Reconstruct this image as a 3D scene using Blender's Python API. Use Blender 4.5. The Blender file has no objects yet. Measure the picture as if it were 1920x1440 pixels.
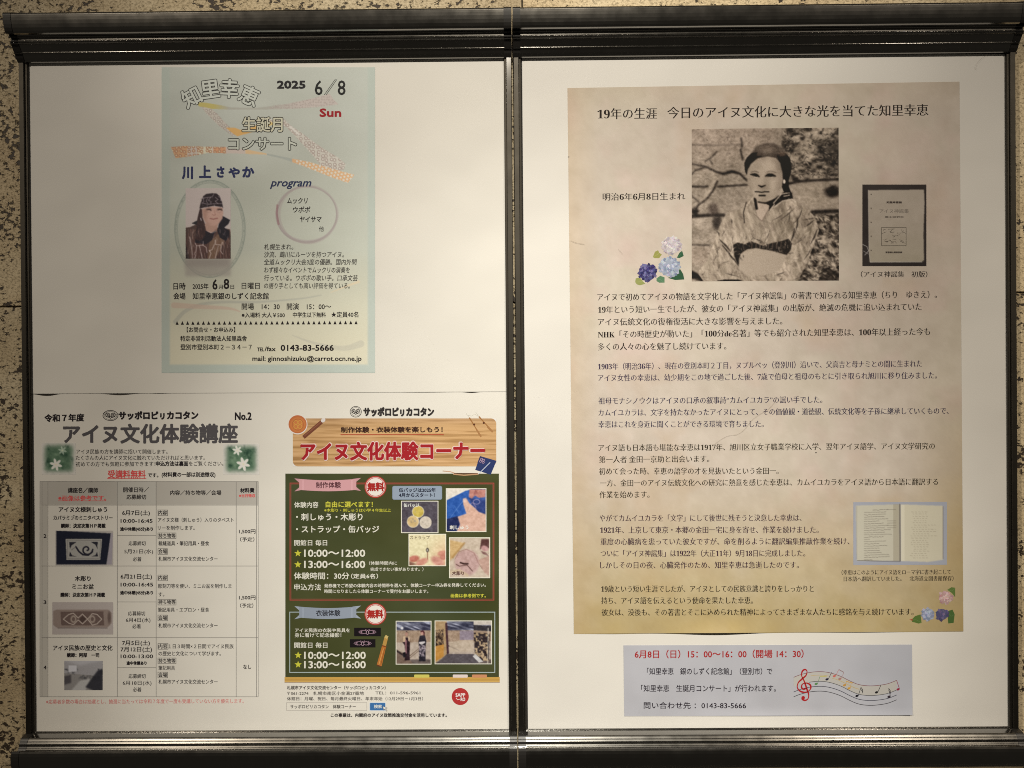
import bpy, math, random
import numpy as np
from mathutils import Vector, Matrix
random.seed(7)
S = bpy.context.scene
# ------------------------------------------------------------------ camera
F = 1400.0                                    # focal length in pixels of the 1920 px wide frame
CAM = Vector((-0.00158, -0.91979, 0.01728))   # x right, y away from the viewer, z up; the sheets hang in the plane y = 0
R0 = Vector((0.999951, 0.005948, -0.007947))
R1 = Vector((0.007921, 0.004327, 0.999959))
R2 = Vector((-0.005983, 0.999973, -0.004279))
cam_d = bpy.data.cameras.new("camera"); cam = bpy.data.objects.new("camera", cam_d)
S.collection.objects.link(cam); S.camera = cam
cam_d.sensor_width = 36.0; cam_d.lens = F * 36.0 / 1920.0
cam_d.clip_start = 0.01; cam_d.clip_end = 60
_m = Matrix((R0, R1, -R2)).transposed().to_4x4(); _m.translation = CAM
cam.matrix_world = _m
# ------------------------------------------------------------------ ambient, lamps, exposure
W = bpy.data.worlds.new("World"); S.world = W; W.use_nodes = True
W.node_tree.nodes["Background"].inputs[0].default_value = (1.0, 0.88, 0.70, 1)
W.node_tree.nodes["Background"].inputs[1].default_value = 0.030
S.view_settings.view_transform = 'Standard'; S.view_settings.look = 'None'
S.view_settings.exposure = 0.0; S.view_settings.gamma = 1.0
def spot(name, loc, aim, watts, col, angle, blend, radius):
    l = bpy.data.lights.new(name, 'SPOT'); l.energy = watts; l.color = col
    l.spot_size = math.radians(angle); l.spot_blend = blend; l.shadow_soft_size = radius
    o = bpy.data.objects.new(name, l); S.collection.objects.link(o); o.location = loc
    o.rotation_euler = (Vector(aim) - Vector(loc)).to_track_quat('-Z', 'Y').to_euler()
    return o
spot("ceiling_or_added_spot", (0.02, -2.3, 1.50), (0.04, 0, -0.29), 232, (1.0, 0.95, 0.83), 24.5, 1.0, 0.03)
spot("ceiling_or_added_spot", (0.06, -2.3, 1.50), (0.02, 0, 0.63), 155, (1.0, 0.91, 0.76), 27.7, 1.0, 0.03)  # added second centre lamp, no real fixture, for the glow on the top rails
spot("ceiling_or_added_spot", (-1.65, -2.3, 1.50), (0.19, 0, -0.51), 142, (1.0, 0.87, 0.69), 49.4, 1.0, 0.025)
spot("ceiling_or_added_spot", (1.65, -2.3, 1.50), (0.49, 0, -0.69), 144, (1.0, 0.87, 0.69), 46.9, 1.0, 0.025)
for _x in (-1.65, 1.65):                      # the spill that leaves the two side lamps outside their beams
    _l = bpy.data.lights.new("ceiling_spot_spill", 'POINT'); _l.energy = 9.5; _l.color = (1.0, 0.9, 0.86); _l.shadow_soft_size = 0.022
    _o = bpy.data.objects.new("ceiling_spot_spill", _l); S.collection.objects.link(_o); _o.location = (_x, -2.28, 1.48)
S.cycles.pixel_filter_type = 'BLACKMAN_HARRIS'; S.cycles.filter_width = 1.0
S.cycles.use_denoising = False

# ------------------------------------------------------------------ helpers
def pt(px, py, d=0.0):
    """the point of the plane y = d that the photograph shows at pixel (px, py)"""
    v = R0 * ((px - 960) / F) + R1 * ((720 - py) / F) + R2
    t = (d - CAM.y) / v.y
    return CAM + v * t
def lin(c):
    c = c / 255.0
    return c / 12.92 if c <= 0.04045 else ((c + 0.055) / 1.055) ** 2.4
WHITE = 0.80
def alb(rgb, white):
    return tuple(min(0.86, max(0.004, WHITE * lin(a) / lin(b))) for a, b in zip(rgb, white))
def alb_np(a, white):
    a = np.clip(a, 0, 255) / 255.0
    l = np.where(a <= 0.04045, a / 12.92, ((a + 0.055) / 1.055) ** 2.4)
    w = np.array([lin(x) for x in white])
    return np.clip(WHITE * l / w, 0.004, 0.86)
def nd(nt, t, **kw):
    n = nt.nodes.new(t)
    for k, v in kw.items(): setattr(n, k, v)
    return n
def paper_bump(nt, bsdf, strength=1.0):
    g = nd(nt, 'ShaderNodeNewGeometry')
    a = nd(nt, 'ShaderNodeTexNoise'); a.inputs['Scale'].default_value = 7.0; a.inputs['Detail'].default_value = 1.5
    b = nd(nt, 'ShaderNodeTexNoise'); b.inputs['Scale'].default_value = 900.0; b.inputs['Detail'].default_value = 2.0
    nt.links.new(g.outputs['Position'], a.inputs['Vector']); nt.links.new(g.outputs['Position'], b.inputs['Vector'])
    b1 = nd(nt, 'ShaderNodeBump'); b1.inputs['Strength'].default_value = 0.8 * strength; b1.inputs['Distance'].default_value = 0.010
    b2 = nd(nt, 'ShaderNodeBump'); b2.inputs['Strength'].default_value = 0.25; b2.inputs['Distance'].default_value = 0.0002
    nt.links.new(a.outputs[0], b1.inputs['Height']); nt.links.new(b.outputs[0], b2.inputs['Height'])
    nt.links.new(b1.outputs[0], b2.inputs['Normal']); nt.links.new(b2.outputs[0], bsdf.inputs['Normal'])
MC = {}
def ink_mat(a, rough=0.55):
    key = tuple(round(x, 3) for x in a) + (rough,)
    if key in MC: return MC[key]
    m = bpy.data.materials.new("print_ink"); m.use_nodes = True
    b = m.node_tree.nodes["Principled BSDF"]
    b.inputs['Base Color'].default_value = (*a, 1); b.inputs['Roughness'].default_value = rough
    b.inputs['Specular IOR Level'].default_value = 0.16
    paper_bump(m.node_tree, b)
    MC[key] = m
    return m
def attr_mat():
    if 'attr' in MC: return MC['attr']
    m = bpy.data.materials.new("photo_print"); m.use_nodes = True; nt = m.node_tree
    b = nt.nodes["Principled BSDF"]; b.inputs['Roughness'].default_value = 0.5; b.inputs['Specular IOR Level'].default_value = 0.16
    a = nd(nt, 'ShaderNodeAttribute', attribute_name='Col')
    nt.links.new(a.outputs['Color'], b.inputs['Base Color'])
    paper_bump(nt, b)
    MC['attr'] = m
    return m
def link(name, me, parent=None, mats=()):
    me.name = name
    for m in mats: me.materials.append(m)
    o = bpy.data.objects.new(name, me); S.collection.objects.link(o)
    if parent is not None: o.parent = parent
    return o
def tag(o, label=None, cat=None, group=None, kind=None):
    if label: o['label'] = label
    if cat: o['category'] = cat
    if group: o['group'] = group
    if kind: o['kind'] = kind
    return o
def empty(name, loc=(0, 0, 0)):
    o = bpy.data.objects.new(name, None); S.collection.objects.link(o); o.location = loc; o.empty_display_size = 0.05
    return o
STEP = 0.000015
# ------------------------------------------------------------------ flat print collected in one mesh
INKS = []; TEXTS = []
class Ink:
    """one part of a poster: polygons, lines and lettering, each on its own thin layer in front of the paper"""
    def __init__(s, name, parent, base, white, label=None):
        s.name, s.parent, s.base, s.white, s.label = name, parent, base, white, label
        s.v, s.f, s.m, s.mats, s.n, s.items = [], [], [], [], 0, []
        INKS.append(s); s.obj = None
    def mi(s, rgb):
        m = ink_mat(alb(rgb, s.white))
        if m not in s.mats: s.mats.append(m)
        return s.mats.index(m)
    def depth(s, box=None, use=1):
        """the next free layer above everything already printed where this item goes"""
        if box is None:
            n = max([0] + [i[4] for i in s.items]) + 1
            s.items.append((-1e9, -1e9, 1e9, 1e9, n)) if False else None
            return s.base - STEP * n
        n = 0
        for a, b, c, d, l in s.items:
            if a < box[2] and c > box[0] and b < box[3] and d > box[1] and l > n: n = l
        s.items.append((*box, n + use))
        return s.base - STEP * (n + 1)
    @staticmethod
    def bb(pts): return (min(p[0] for p in pts), min(p[1] for p in pts), max(p[0] for p in pts), max(p[1] for p in pts))
    def add(s, pts, faces, rgb, d):
        if d is None: d = s.depth(s.bb(pts))
        o = len(s.v); s.v += [tuple(pt(x, y, d)) for x, y in pts]
        k = s.mi(rgb)
        for f in faces: s.f.append([o + i for i in f]); s.m.append(k)
    def poly(s, pts, rgb, d=None):
        s.add(pts, [list(range(len(pts)))], rgb, d)
    def rect(s, x0, y0, x1, y1, rgb, d=None): s.poly([(x0, y0), (x1, y0), (x1, y1), (x0, y1)], rgb, d)
    def rrect(s, x0, y0, x1, y1, r, rgb):
        p = []
        for cx, cy, a0 in ((x1 - r, y0 + r, -90), (x1 - r, y1 - r, 0), (x0 + r, y1 - r, 90), (x0 + r, y0 + r, 180)):
            for k in range(7):
                a = math.radians(a0 + 15 * k); p.append((cx + r * math.cos(a), cy + r * math.sin(a)))
        s.poly(p, rgb)
    def ell(s, cx, cy, rx, ry, rgb, n=40, rot=0):
        c, q = math.cos(math.radians(rot)), math.sin(math.radians(rot)); p = []
        for k in range(n):
            a = 2 * math.pi * k / n; u, v = rx * math.cos(a), ry * math.sin(a)
            p.append((cx + u * c - v * q, cy + u * q + v * c))
        s.poly(p, rgb)
    def ring(s, cx, cy, rx, ry, w, rgb, n=48):
        P = [];
        for k in range(n):
            a = 2 * math.pi * k / n
            P += [(cx + (rx - w / 2) * math.cos(a), cy + (ry - w / 2) * math.sin(a)), (cx + (rx + w / 2) * math.cos(a), cy + (ry + w / 2) * math.sin(a))]
        s.add(P, [[2 * k, 2 * k + 1, (2 * k + 3) % (2 * n), (2 * k + 2) % (2 * n)] for k in range(n)], rgb, None)
    def line(s, pts, w, rgb, d=None, taper=None):
        n = len(pts); P = []
        for i, (x, y) in enumerate(pts):
            a = pts[max(i - 1, 0)]; b = pts[min(i + 1, n - 1)]
            dx, dy = b[0] - a[0], b[1] - a[1]; L = math.hypot(dx, dy) or 1
            ww = w / 2 if taper is None else w / 2 * taper[i]
            P += [(x - dy / L * ww, y + dx / L * ww), (x + dy / L * ww, y - dx / L * ww)]
        s.add(P, [[2 * i, 2 * i + 1, 2 * i + 3, 2 * i + 2] for i in range(n - 1)], rgb, d)
    def frame(s, x0, y0, x1, y1, w, rgb):
        s.add([(x0, y0), (x1, y0), (x1, y1), (x0, y1), (x0 + w, y0 + w), (x1 - w, y0 + w), (x1 - w, y1 - w), (x0 + w, y1 - w)],
              [[0, 1, 5, 4], [1, 2, 6, 5], [2, 3, 7, 6], [3, 0, 4, 7]], rgb, None)
    def star(s, cx, cy, r, rgb):
        p = [(cx + (r if k % 2 == 0 else r * .42) * math.sin(math.pi * k / 5), cy - (r if k % 2 == 0 else r * .42) * math.cos(math.pi * k / 5)) for k in range(10)]
        s.poly(p, rgb)
    def text(s, body, x0, x1, y, h, rgb, yr=None, bold=0.0, shear=0.0, rot=0.0, latin=False, mincho=False, thin=0.0, hollow=None):
        if mincho: body = body.translate(SERIF)
        cu = bpy.data.curves.new('t', 'FONT'); cu.body = body; cu.size = 1; cu.resolution_u = 2
        cu.shear = shear
        o = bpy.data.objects.new('t', cu); S.collection.objects.link(o)
        box = (x0 - h / 2, y - h, x0 + h / 2, y + h) if x1 is None else (x0, min(y, yr or y) - h / 2, x1, max(y, yr or y) + h / 2)
        TEXTS.append((s, o, x0, x1, y, y if yr is None else yr, h, rgb, bold, rot, latin, mincho, hollow, s.depth(box, 4 if hollow else 2)))
SERIF = {ord('0') + k: 0x1D7CE + k for k in range(10)}
SERIF.update({ord(c): 0x1D400 + ord(c) - 65 for c in 'NHK'}); SERIF.update({ord(c): 0x1D41A + ord(c) - 97 for c in 'de'})
def reshape(co, faces, wx, wy):
    """move the outlines of flat glyphs: wx widens the upright strokes, wy widens (or, below zero, thins) the level ones"""
    cnt = {}
    for f in faces:
        for i in range(len(f)):
            e = (f[i], f[(i + 1) % len(f)]); cnt[e] = cnt.get(e, 0) + 1
    B = np.array([e for e in cnt if (e[1], e[0]) not in cnt])
    if not len(B): return co
    area = 0
    d = co[B[:, 1], :2] - co[B[:, 0], :2]; area = (co[B[:, 0], 0] * co[B[:, 1], 1] - co[B[:, 1], 0] * co[B[:, 0], 1]).sum()
    L = np.hypot(d[:, 0], d[:, 1]) + 1e-9; sg = 1 if area > 0 else -1
    nx, ny = sg * d[:, 1] / L, -sg * d[:, 0] / L
    N = np.zeros((len(co), 2))
    for k in (0, 1): np.add.at(N, B[:, k], np.stack([nx, ny], 1))
    M = np.hypot(N[:, 0], N[:, 1]); M[M < 1e-6] = 1; U = N / M[:, None]
    co = co.copy(); mit = np.clip(2 / np.maximum(M, .8), 1, 1.5)
    co[:, 0] += U[:, 0] * wx * mit; co[:, 1] += U[:, 1] * wy * mit
    return co
def flush_text():
    bpy.context.view_layer.update()
    dg = bpy.context.evaluated_depsgraph_get()
    for (s, o, x0, x1, y0, y1, h, rgb, bold, rot, latin, mincho, hollow, d) in TEXTS:
        me = bpy.data.meshes.new_from_object(o.evaluated_get(dg))
        n = len(me.vertices); co = np.zeros(n * 3); me.vertices.foreach_get('co', co); co = co.reshape(-1, 3)
        faces = [list(p.vertices) for p in me.polygons]
        bpy.data.meshes.remove(me)
        if n == 0: continue
        if mincho: co = reshape(co, faces, .015, -.009)
        xa, xb = co[:, 0].min(), co[:, 0].max()
        sy = h / (0.72 if latin else 0.875)
        pad = (bold / 2)
        if x1 is None: sx = sy; xm = (xa + xb) / 2; X = x0 + (co[:, 0] - xm) * sx
        else: sx = (x1 - x0 - 2 * pad) / max(1e-6, xb - xa); X = x0 + pad + (co[:, 0] - xa) * sx
        Y = -(co[:, 1] - 0.357) * sy
        if rot:
            a = math.radians(rot); u = X - x0; X, Y = x0 + u * math.cos(a) - Y * math.sin(a), u * math.sin(a) + Y * math.cos(a)
        if x1 is not None: Y = Y + y0 + (y1 - y0) * (X - x0) / max(1, x1 - x0)
        else: Y = Y + y0
        def put(dx, dy, col, dd): s.add(list(zip(X + dx, Y + dy)), faces, col, dd)
        def around(w, n, col, dd):
            for k in range(n):
                a = 2 * math.pi * (k + .5) / n; put(w * math.cos(a), w * math.sin(a), col, dd - 0.000001 * k)
        if hollow:
            around(hollow[1] + bold / 2, 10, rgb, d)
            if bold: around(bold / 2, 8, hollow[0], d - STEP * 1.2)
            put(0, 0, hollow[0], d - STEP * 2.2)
        elif bold:
            k_ = 8 if bold > 1.6 else 4
            around(bold / 2, k_, rgb, d); put(0, 0, rgb, d - 0.000001 * (k_ + 1))
        else: put(0, 0, rgb, d)
    for t in TEXTS: 
        cu = t[1].data; bpy.data.objects.remove(t[1]); bpy.data.curves.remove(cu)
    TEXTS.clear()
def flush_inks():
    flush_text()
    for s in INKS:
        if not s.v: continue
        me = bpy.data.meshes.new(s.name); me.from_pydata(s.v, [], s.f)
        me.polygons.foreach_set('material_index', s.m)
        for m in s.mats: me.materials.append(m)
        par = s.parent.obj if isinstance(s.parent, Ink) else s.parent
        s.obj = link(s.name, me, par)
        if s.label: s.obj['label'] = s.label
# ------------------------------------------------------------------ a painted print: a fine mesh with one colour per vertex
class Canvas:
    def __init__(s, x0, y0, x1, y1, res, rgb, ss=2):
        s.x0, s.y0, s.x1, s.y1 = x0, y0, x1, y1; s.ss = ss
        s.w, s.h = max(2, int(round((x1 - x0) * res))), max(2, int(round((y1 - y0) * res)))
        W_, H_ = s.w * ss, s.h * ss
        s.a = np.ones((H_, W_, 3)) * np.array(rgb, float)
        s.X, s.Y = np.meshgrid(x0 + (np.arange(W_) + .5) / W_ * (x1 - x0), y0 + (np.arange(H_) + .5) / H_ * (y1 - y0))
        s.k = (x1 - x0) / W_
    def mix(s, m, rgb):
        m = m[..., None]; s.a = s.a * (1 - m) + np.array(rgb, float) * m
    def pmask(s, pts):
        m = np.zeros(s.X.shape, bool); n = len(pts)
        for i in range(n):
            xa, ya = pts[i]; xb, yb = pts[(i + 1) % n]
            if ya == yb: continue
            c = ((ya > s.Y) != (yb > s.Y)) & (s.X < (xb - xa) * (s.Y - ya) / (yb - ya) + xa)
            m ^= c
        return m.astype(float)
    def poly(s, pts, rgb, al=1.0, soft=0):
        m = s.pmask(pts)
        if soft: m = s.blurm(m, soft)
        s.mix(m * al, rgb)
    def ell(s, cx, cy, rx, ry, rgb, al=1.0, soft=0.0, rot=0):
        c, q = math.cos(math.radians(rot)), math.sin(math.radians(rot))
        u = (s.X - cx) * c + (s.Y - cy) * q; v = -(s.X - cx) * q + (s.Y - cy) * c
        r = np.sqrt((u / rx) ** 2 + (v / ry) ** 2)
        m = (r < 1).astype(float) if not soft else np.clip((1 + soft - r) / (2 * soft), 0, 1)
        s.mix(m * al, rgb)
    def lmask(s, pts, w, wt=None):
        D = np.full(s.X.shape, -1e9)
        ww = [w] * len(pts) if wt is None else wt
        for i in range(len(pts) - 1):
            (xa, ya), (xb, yb) = pts[i], pts[i + 1]; L2 = (xb - xa) ** 2 + (yb - ya) ** 2 + 1e-9
            t = np.clip(((s.X - xa) * (xb - xa) + (s.Y - ya) * (yb - ya)) / L2, 0, 1)
            d = np.hypot(s.X - xa - t * (xb - xa), s.Y - ya - t * (yb - ya))
            D = np.maximum(D, (ww[i] * (1 - t) + ww[i + 1] * t) / 2 - d)
        return np.clip(D / s.k + .5, 0, 1)
    def line(s, pts, w, rgb, al=1.0, wt=None): s.mix(s.lmask(pts, w, wt) * al, rgb)
    def blurm(s, m, r):
        r = max(1, int(round(r / s.k)))
        k = np.ones(2 * r + 1) / (2 * r + 1)
        for _ in range(2):
            p = np.pad(m, ((r, r), (0, 0)), 'edge'); c = np.cumsum(np.vstack([np.zeros((1, p.shape[1])), p]), 0); m = (c[2 * r + 1:] - c[:-2 * r - 1]) / (2 * r + 1)
            p = np.pad(m, ((0, 0), (r, r)), 'edge'); c = np.cumsum(np.hstack([np.zeros((p.shape[0], 1)), p]), 1); m = (c[:, 2 * r + 1:] - c[:, :-2 * r - 1]) / (2 * r + 1)
        return m
    def noise(s, cell, seed, stretch=1.0, octs=3, rot=0):
        rs = np.random.RandomState(seed); out = 0; tot = 0
        c_, q_ = math.cos(math.radians(rot)), math.sin(math.radians(rot))
        U = (s.X - s.x0) * c_ + (s.Y - s.y0) * q_ + 5000; V = -(s.X - s.x0) * q_ + (s.Y - s.y0) * c_ + 5000
        for o in range(octs):
            cc = cell / 2 ** o
            u = U / (cc * stretch); v = V / cc
            iu = np.floor(u).astype(int); iv = np.floor(v).astype(int); fu = u - iu; fv = v - iv
            fu = fu * fu * (3 - 2 * fu); fv = fv * fv * (3 - 2 * fv)
            T = rs.rand(256, 256); g = lambda i, j: T[i % 256, j % 256]
            n = (g(iu, iv) * (1 - fu) + g(iu + 1, iv) * fu) * (1 - fv) + (g(iu, iv + 1) * (1 - fu) + g(iu + 1, iv + 1) * fu) * fv
            out = out + n * .55 ** o; tot += .55 ** o
        return out / tot
    def grain(s, amp, seed=1):
        s.a += (np.random.RandomState(seed).rand(*s.X.shape)[..., None] - .5) * amp
    def soften(s, r):
        for c_ in range(3): s.a[..., c_] = s.blurm(s.a[..., c_], r)
    def strokes(s, mask, n, L, w, ang, cols, al, seed, jit=.4):
        """many short brush strokes inside a mask"""
        rs = np.random.RandomState(seed); ys, xs = np.nonzero(mask > .5)
        if not len(ys): return
        for q in range(n):
            i = rs.randint(len(ys)); x, y = s.X[ys[i], xs[i]], s.Y[ys[i], xs[i]]; a = math.radians(ang) + rs.randn() * jit; l = L * (.5 + rs.rand()); ww = w * (.5 + rs.rand())
            pts = [(x - l / 2 * math.cos(a), y - l / 2 * math.sin(a)), (x + rs.randn() * l * .08, y + rs.randn() * l * .12), (x + l / 2 * math.cos(a), y + l / 2 * math.sin(a))]
            X0, X1 = x - l, x + l; j0, j1 = np.searchsorted(s.X[0], [X0, X1]); k0, k1 = np.searchsorted(s.Y[:, 0], [y - l, y + l])
            if j1 - j0 < 2 or k1 - k0 < 2: continue
            sub = object.__new__(Canvas); sub.X, sub.Y, sub.k = s.X[k0:k1, j0:j1], s.Y[k0:k1, j0:j1], s.k
            m = sub.lmask(pts, ww, [ww * .4, ww, ww * .3]) * mask[k0:k1, j0:j1] * al * (.6 + .4 * rs.rand())
            s.a[k0:k1, j0:j1] = s.a[k0:k1, j0:j1] * (1 - m[..., None]) + np.array(cols[rs.randint(len(cols))], float) * m[..., None]
    def build(s, name, parent, d, white, quad=None, label=None):
        ss = s.ss; a = s.a.reshape(s.h, ss, s.w, ss, 3).mean((1, 3)); h, w = s.h, s.w
        u = (np.arange(w)) / (w - 1); v = (np.arange(h)) / (h - 1)
        U, V = np.meshgrid(u, v)
        q = quad or [(s.x0, s.y0), (s.x1, s.y0), (s.x1, s.y1), (s.x0, s.y1)]
        PX = (q[0][0] * (1 - U) + q[1][0] * U) * (1 - V) + (q[3][0] * (1 - U) + q[2][0] * U) * V
        PY = (q[0][1] * (1 - U) + q[1][1] * U) * (1 - V) + (q[3][1] * (1 - U) + q[2][1] * U) * V
        px = ((PX - 960) / F).ravel(); py = ((720 - PY) / F).ravel()
        if callable(d): d = d(PX, PY).ravel()
        dirs = np.outer(px, np.array(R0)) + np.outer(py, np.array(R1)) + np.array(R2)
        co = np.array(CAM) + dirs * ((d - CAM.y) / dirs[:, 1])[:, None]
        I = np.arange(h * w).reshape(h, w)
        fc = np.stack([I[:-1, :-1], I[1:, :-1], I[1:, 1:], I[:-1, 1:]], -1).reshape(-1, 4)
        me = bpy.data.meshes.new(name); me.vertices.add(h * w); me.vertices.foreach_set('co', co.astype(np.float32).ravel())
        me.loops.add(len(fc) * 4); me.loops.foreach_set('vertex_index', fc.ravel().astype(np.int32))
        me.polygons.add(len(fc)); me.polygons.foreach_set('loop_start', np.arange(0, len(fc) * 4, 4, dtype=np.int32))
        me.polygons.foreach_set('loop_total', np.full(len(fc), 4, dtype=np.int32))
        me.update(calc_edges=True)
        ca = me.color_attributes.new('Col', 'FLOAT_COLOR', 'POINT')
        rgba = np.ones((h * w, 4), np.float32); rgba[:, :3] = alb_np(a, white).reshape(-1, 3)
        ca.data.foreach_set('color', rgba.ravel())
        me.materials.append(attr_mat())
        par = parent
        if isinstance(parent, Ink): LATE.append((name, me, parent, label)); return None
        o = link(name, me, par)
        if label: o['label'] = label
        return o
LATE = []
def flush_late():
    for name, me, par, label in LATE:
        o = link(name, me, par.obj)
        if label: o['label'] = label
# ------------------------------------------------------------------ the stone wall
WD = 0.010
def stone_mat(k=1.0, dn=.875):
    m = bpy.data.materials.new("travertine"); m.use_nodes = True; nt = m.node_tree; L = nt.links
    b = nt.nodes["Principled BSDF"]; b.inputs['Roughness'].default_value = 0.6
    g = nd(nt, 'ShaderNodeNewGeometry'); oi = nd(nt, 'ShaderNodeObjectInfo')
    off = nd(nt, 'ShaderNodeVectorMath', operation='MULTIPLY_ADD'); off.inputs[1].default_value = (1, 1, 1)
    sc = nd(nt, 'ShaderNodeVectorMath', operation='SCALE'); sc.inputs['Scale'].default_value = 9.0
    cmb = nd(nt, 'ShaderNodeCombineXYZ')
    for c_ in range(3): L.new(oi.outputs['Random'], cmb.inputs[c_])
    L.new(cmb.outputs[0], sc.inputs[0]); L.new(g.outputs['Position'], off.inputs[0]); L.new(sc.outputs[0], off.inputs[2])
    mp = nd(nt, 'ShaderNodeMapping'); mp.inputs['Scale'].default_value = (0.75, 1.0, 1.0); L.new(off.outputs[0], mp.inputs[0])
    def noise(scale, det, rough=.5, dist=0):
        n = nd(nt, 'ShaderNodeTexNoise'); n.inputs['Scale'].default_value = scale; n.inputs['Detail'].default_value = det
        n.inputs['Roughness'].default_value = rough; n.inputs['Distortion'].default_value = dist
        L.new(mp.outputs[0], n.inputs['Vector']); return n
    def ramp(src, stops):
        r = nd(nt, 'ShaderNodeValToRGB'); e = r.color_ramp.elements
        while len(e) < len(stops): e.new(.5)
        for k, (p, c) in enumerate(stops): e[k].position = p; e[k].color = (*c, 1) if len(c) == 3 else c
        L.new(src, r.inputs[0]); return r
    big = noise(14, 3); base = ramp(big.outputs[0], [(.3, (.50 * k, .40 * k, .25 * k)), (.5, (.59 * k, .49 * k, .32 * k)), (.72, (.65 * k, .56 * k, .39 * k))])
    fine = noise(420, 4, .7)
    fr = ramp(fine.outputs[0], [(.3, (.72, .70, .66)), (.6, (1.05, 1.05, 1.05))])
    mul = nd(nt, 'ShaderNodeMix', data_type='RGBA', blend_type='MULTIPLY'); mul.inputs[0].default_value = 1
    L.new(base.outputs[0], mul.inputs[6]); L.new(fr.outputs[0], mul.inputs[7])
    pit = noise(190, 4, .58, .35); dens = noise(16, 2)
    add = nd(nt, 'ShaderNodeMath', operation='MULTIPLY_ADD'); add.inputs[1].default_value = .55
    L.new(dens.outputs[0], add.inputs[0]); L.new(pit.outputs[0], add.inputs[2])
    pm = ramp(add.outputs[0], [(dn - .03, (0, 0, 0)), (dn + .02, (1, 1, 1))])
    sm = noise(430, 3, .6, .4); sm2 = ramp(sm.outputs[0], [(.52, (0, 0, 0)), (.72, (.42, .42, .42))])
    mx = nd(nt, 'ShaderNodeMath', operation='MAXIMUM'); L.new(pm.outputs[0], mx.inputs[0]); L.new(sm2.outputs[0], mx.inputs[1])
    mix = nd(nt, 'ShaderNodeMix', data_type='RGBA'); L.new(mx.outputs[0], mix.inputs[0]); L.new(mul.outputs[2], mix.inputs[6])
    mix.inputs[7].default_value = (.035, .022, .013, 1)
    L.new(mix.outputs[2], b.inputs['Base Color'])
    bp = nd(nt, 'ShaderNodeBump', invert=True); bp.inputs['Strength'].default_value = .9; bp.inputs['Distance'].default_value = .0015
    L.new(mx.outputs[0], bp.inputs['Height']); L.new(bp.outputs[0], b.inputs['Normal'])
    return m
def simple_mat(name, col, rough, metal=0.0, coat=0.0, spec=.5):
    m = bpy.data.materials.new(name); m.use_nodes = True; b = m.node_tree.nodes["Principled BSDF"]
    b.inputs['Base Color'].default_value = (*col, 1); b.inputs['Roughness'].default_value = rough
    b.inputs['Metallic'].default_value = metal; b.inputs['Coat Weight'].default_value = coat; b.inputs['Specular IOR Level'].default_value = spec
    return m
def box_me(x0, x1, y0, y1, z0, z1, bev=0.0):
    """a box; with bev its front (low y) face is chamfered"""
    v = [(x0, y1, z0), (x1, y1, z0), (x1, y1, z1), (x0, y1, z1), (x0, y0 + bev, z0), (x1, y0 + bev, z0), (x1, y0 + bev, z1), (x0, y0 + bev, z1)]
    f = [(0, 1, 2, 3), (0, 4, 5, 1), (1, 5, 6, 2), (2, 6, 7, 3), (3, 7, 4, 0)]
    if bev:
        b = bev
        v += [(x0 + b, y0, z0 + b), (x1 - b, y0, z0 + b), (x1 - b, y0, z1 - b), (x0 + b, y0, z1 - b)]
        f += [(4, 8, 9, 5), (5, 9, 10, 6), (6, 10, 11, 7), (7, 11, 8, 4), (11, 10, 9, 8)]
    else: f += [(7, 6, 5, 4)]
    me = bpy.data.meshes.new("box"); me.from_pydata(v, [], f); me.update()
    import bmesh
    b_ = bmesh.new(); b_.from_mesh(me); bmesh.ops.recalc_face_normals(b_, faces=b_.faces); b_.to_mesh(me); b_.free()
    return me
M_SLABS = [stone_mat(k_, d_) for k_, d_ in ((.94, .885), (1.06, .885), (1.26, .885), (1.5, .91))]  # slab variation plus missing lamp light put into the colour, upper slabs lighter
M_JOINT = simple_mat("joint", (.05, .042, .03), .9)
wall = link("wall", box_me(-1.3, 1.3, WD + .004, WD + .04, -1.1, 1.1), None, [M_JOINT]); tag(wall, kind='structure')
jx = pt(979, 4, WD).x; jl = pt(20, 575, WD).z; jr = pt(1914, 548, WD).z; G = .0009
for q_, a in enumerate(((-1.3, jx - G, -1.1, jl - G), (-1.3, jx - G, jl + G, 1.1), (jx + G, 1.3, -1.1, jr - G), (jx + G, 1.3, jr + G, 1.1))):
    link("stone_slab", box_me(a[0], a[1], WD, WD + .02, a[2], a[3], .0006), wall, [M_SLABS[q_]])

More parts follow.
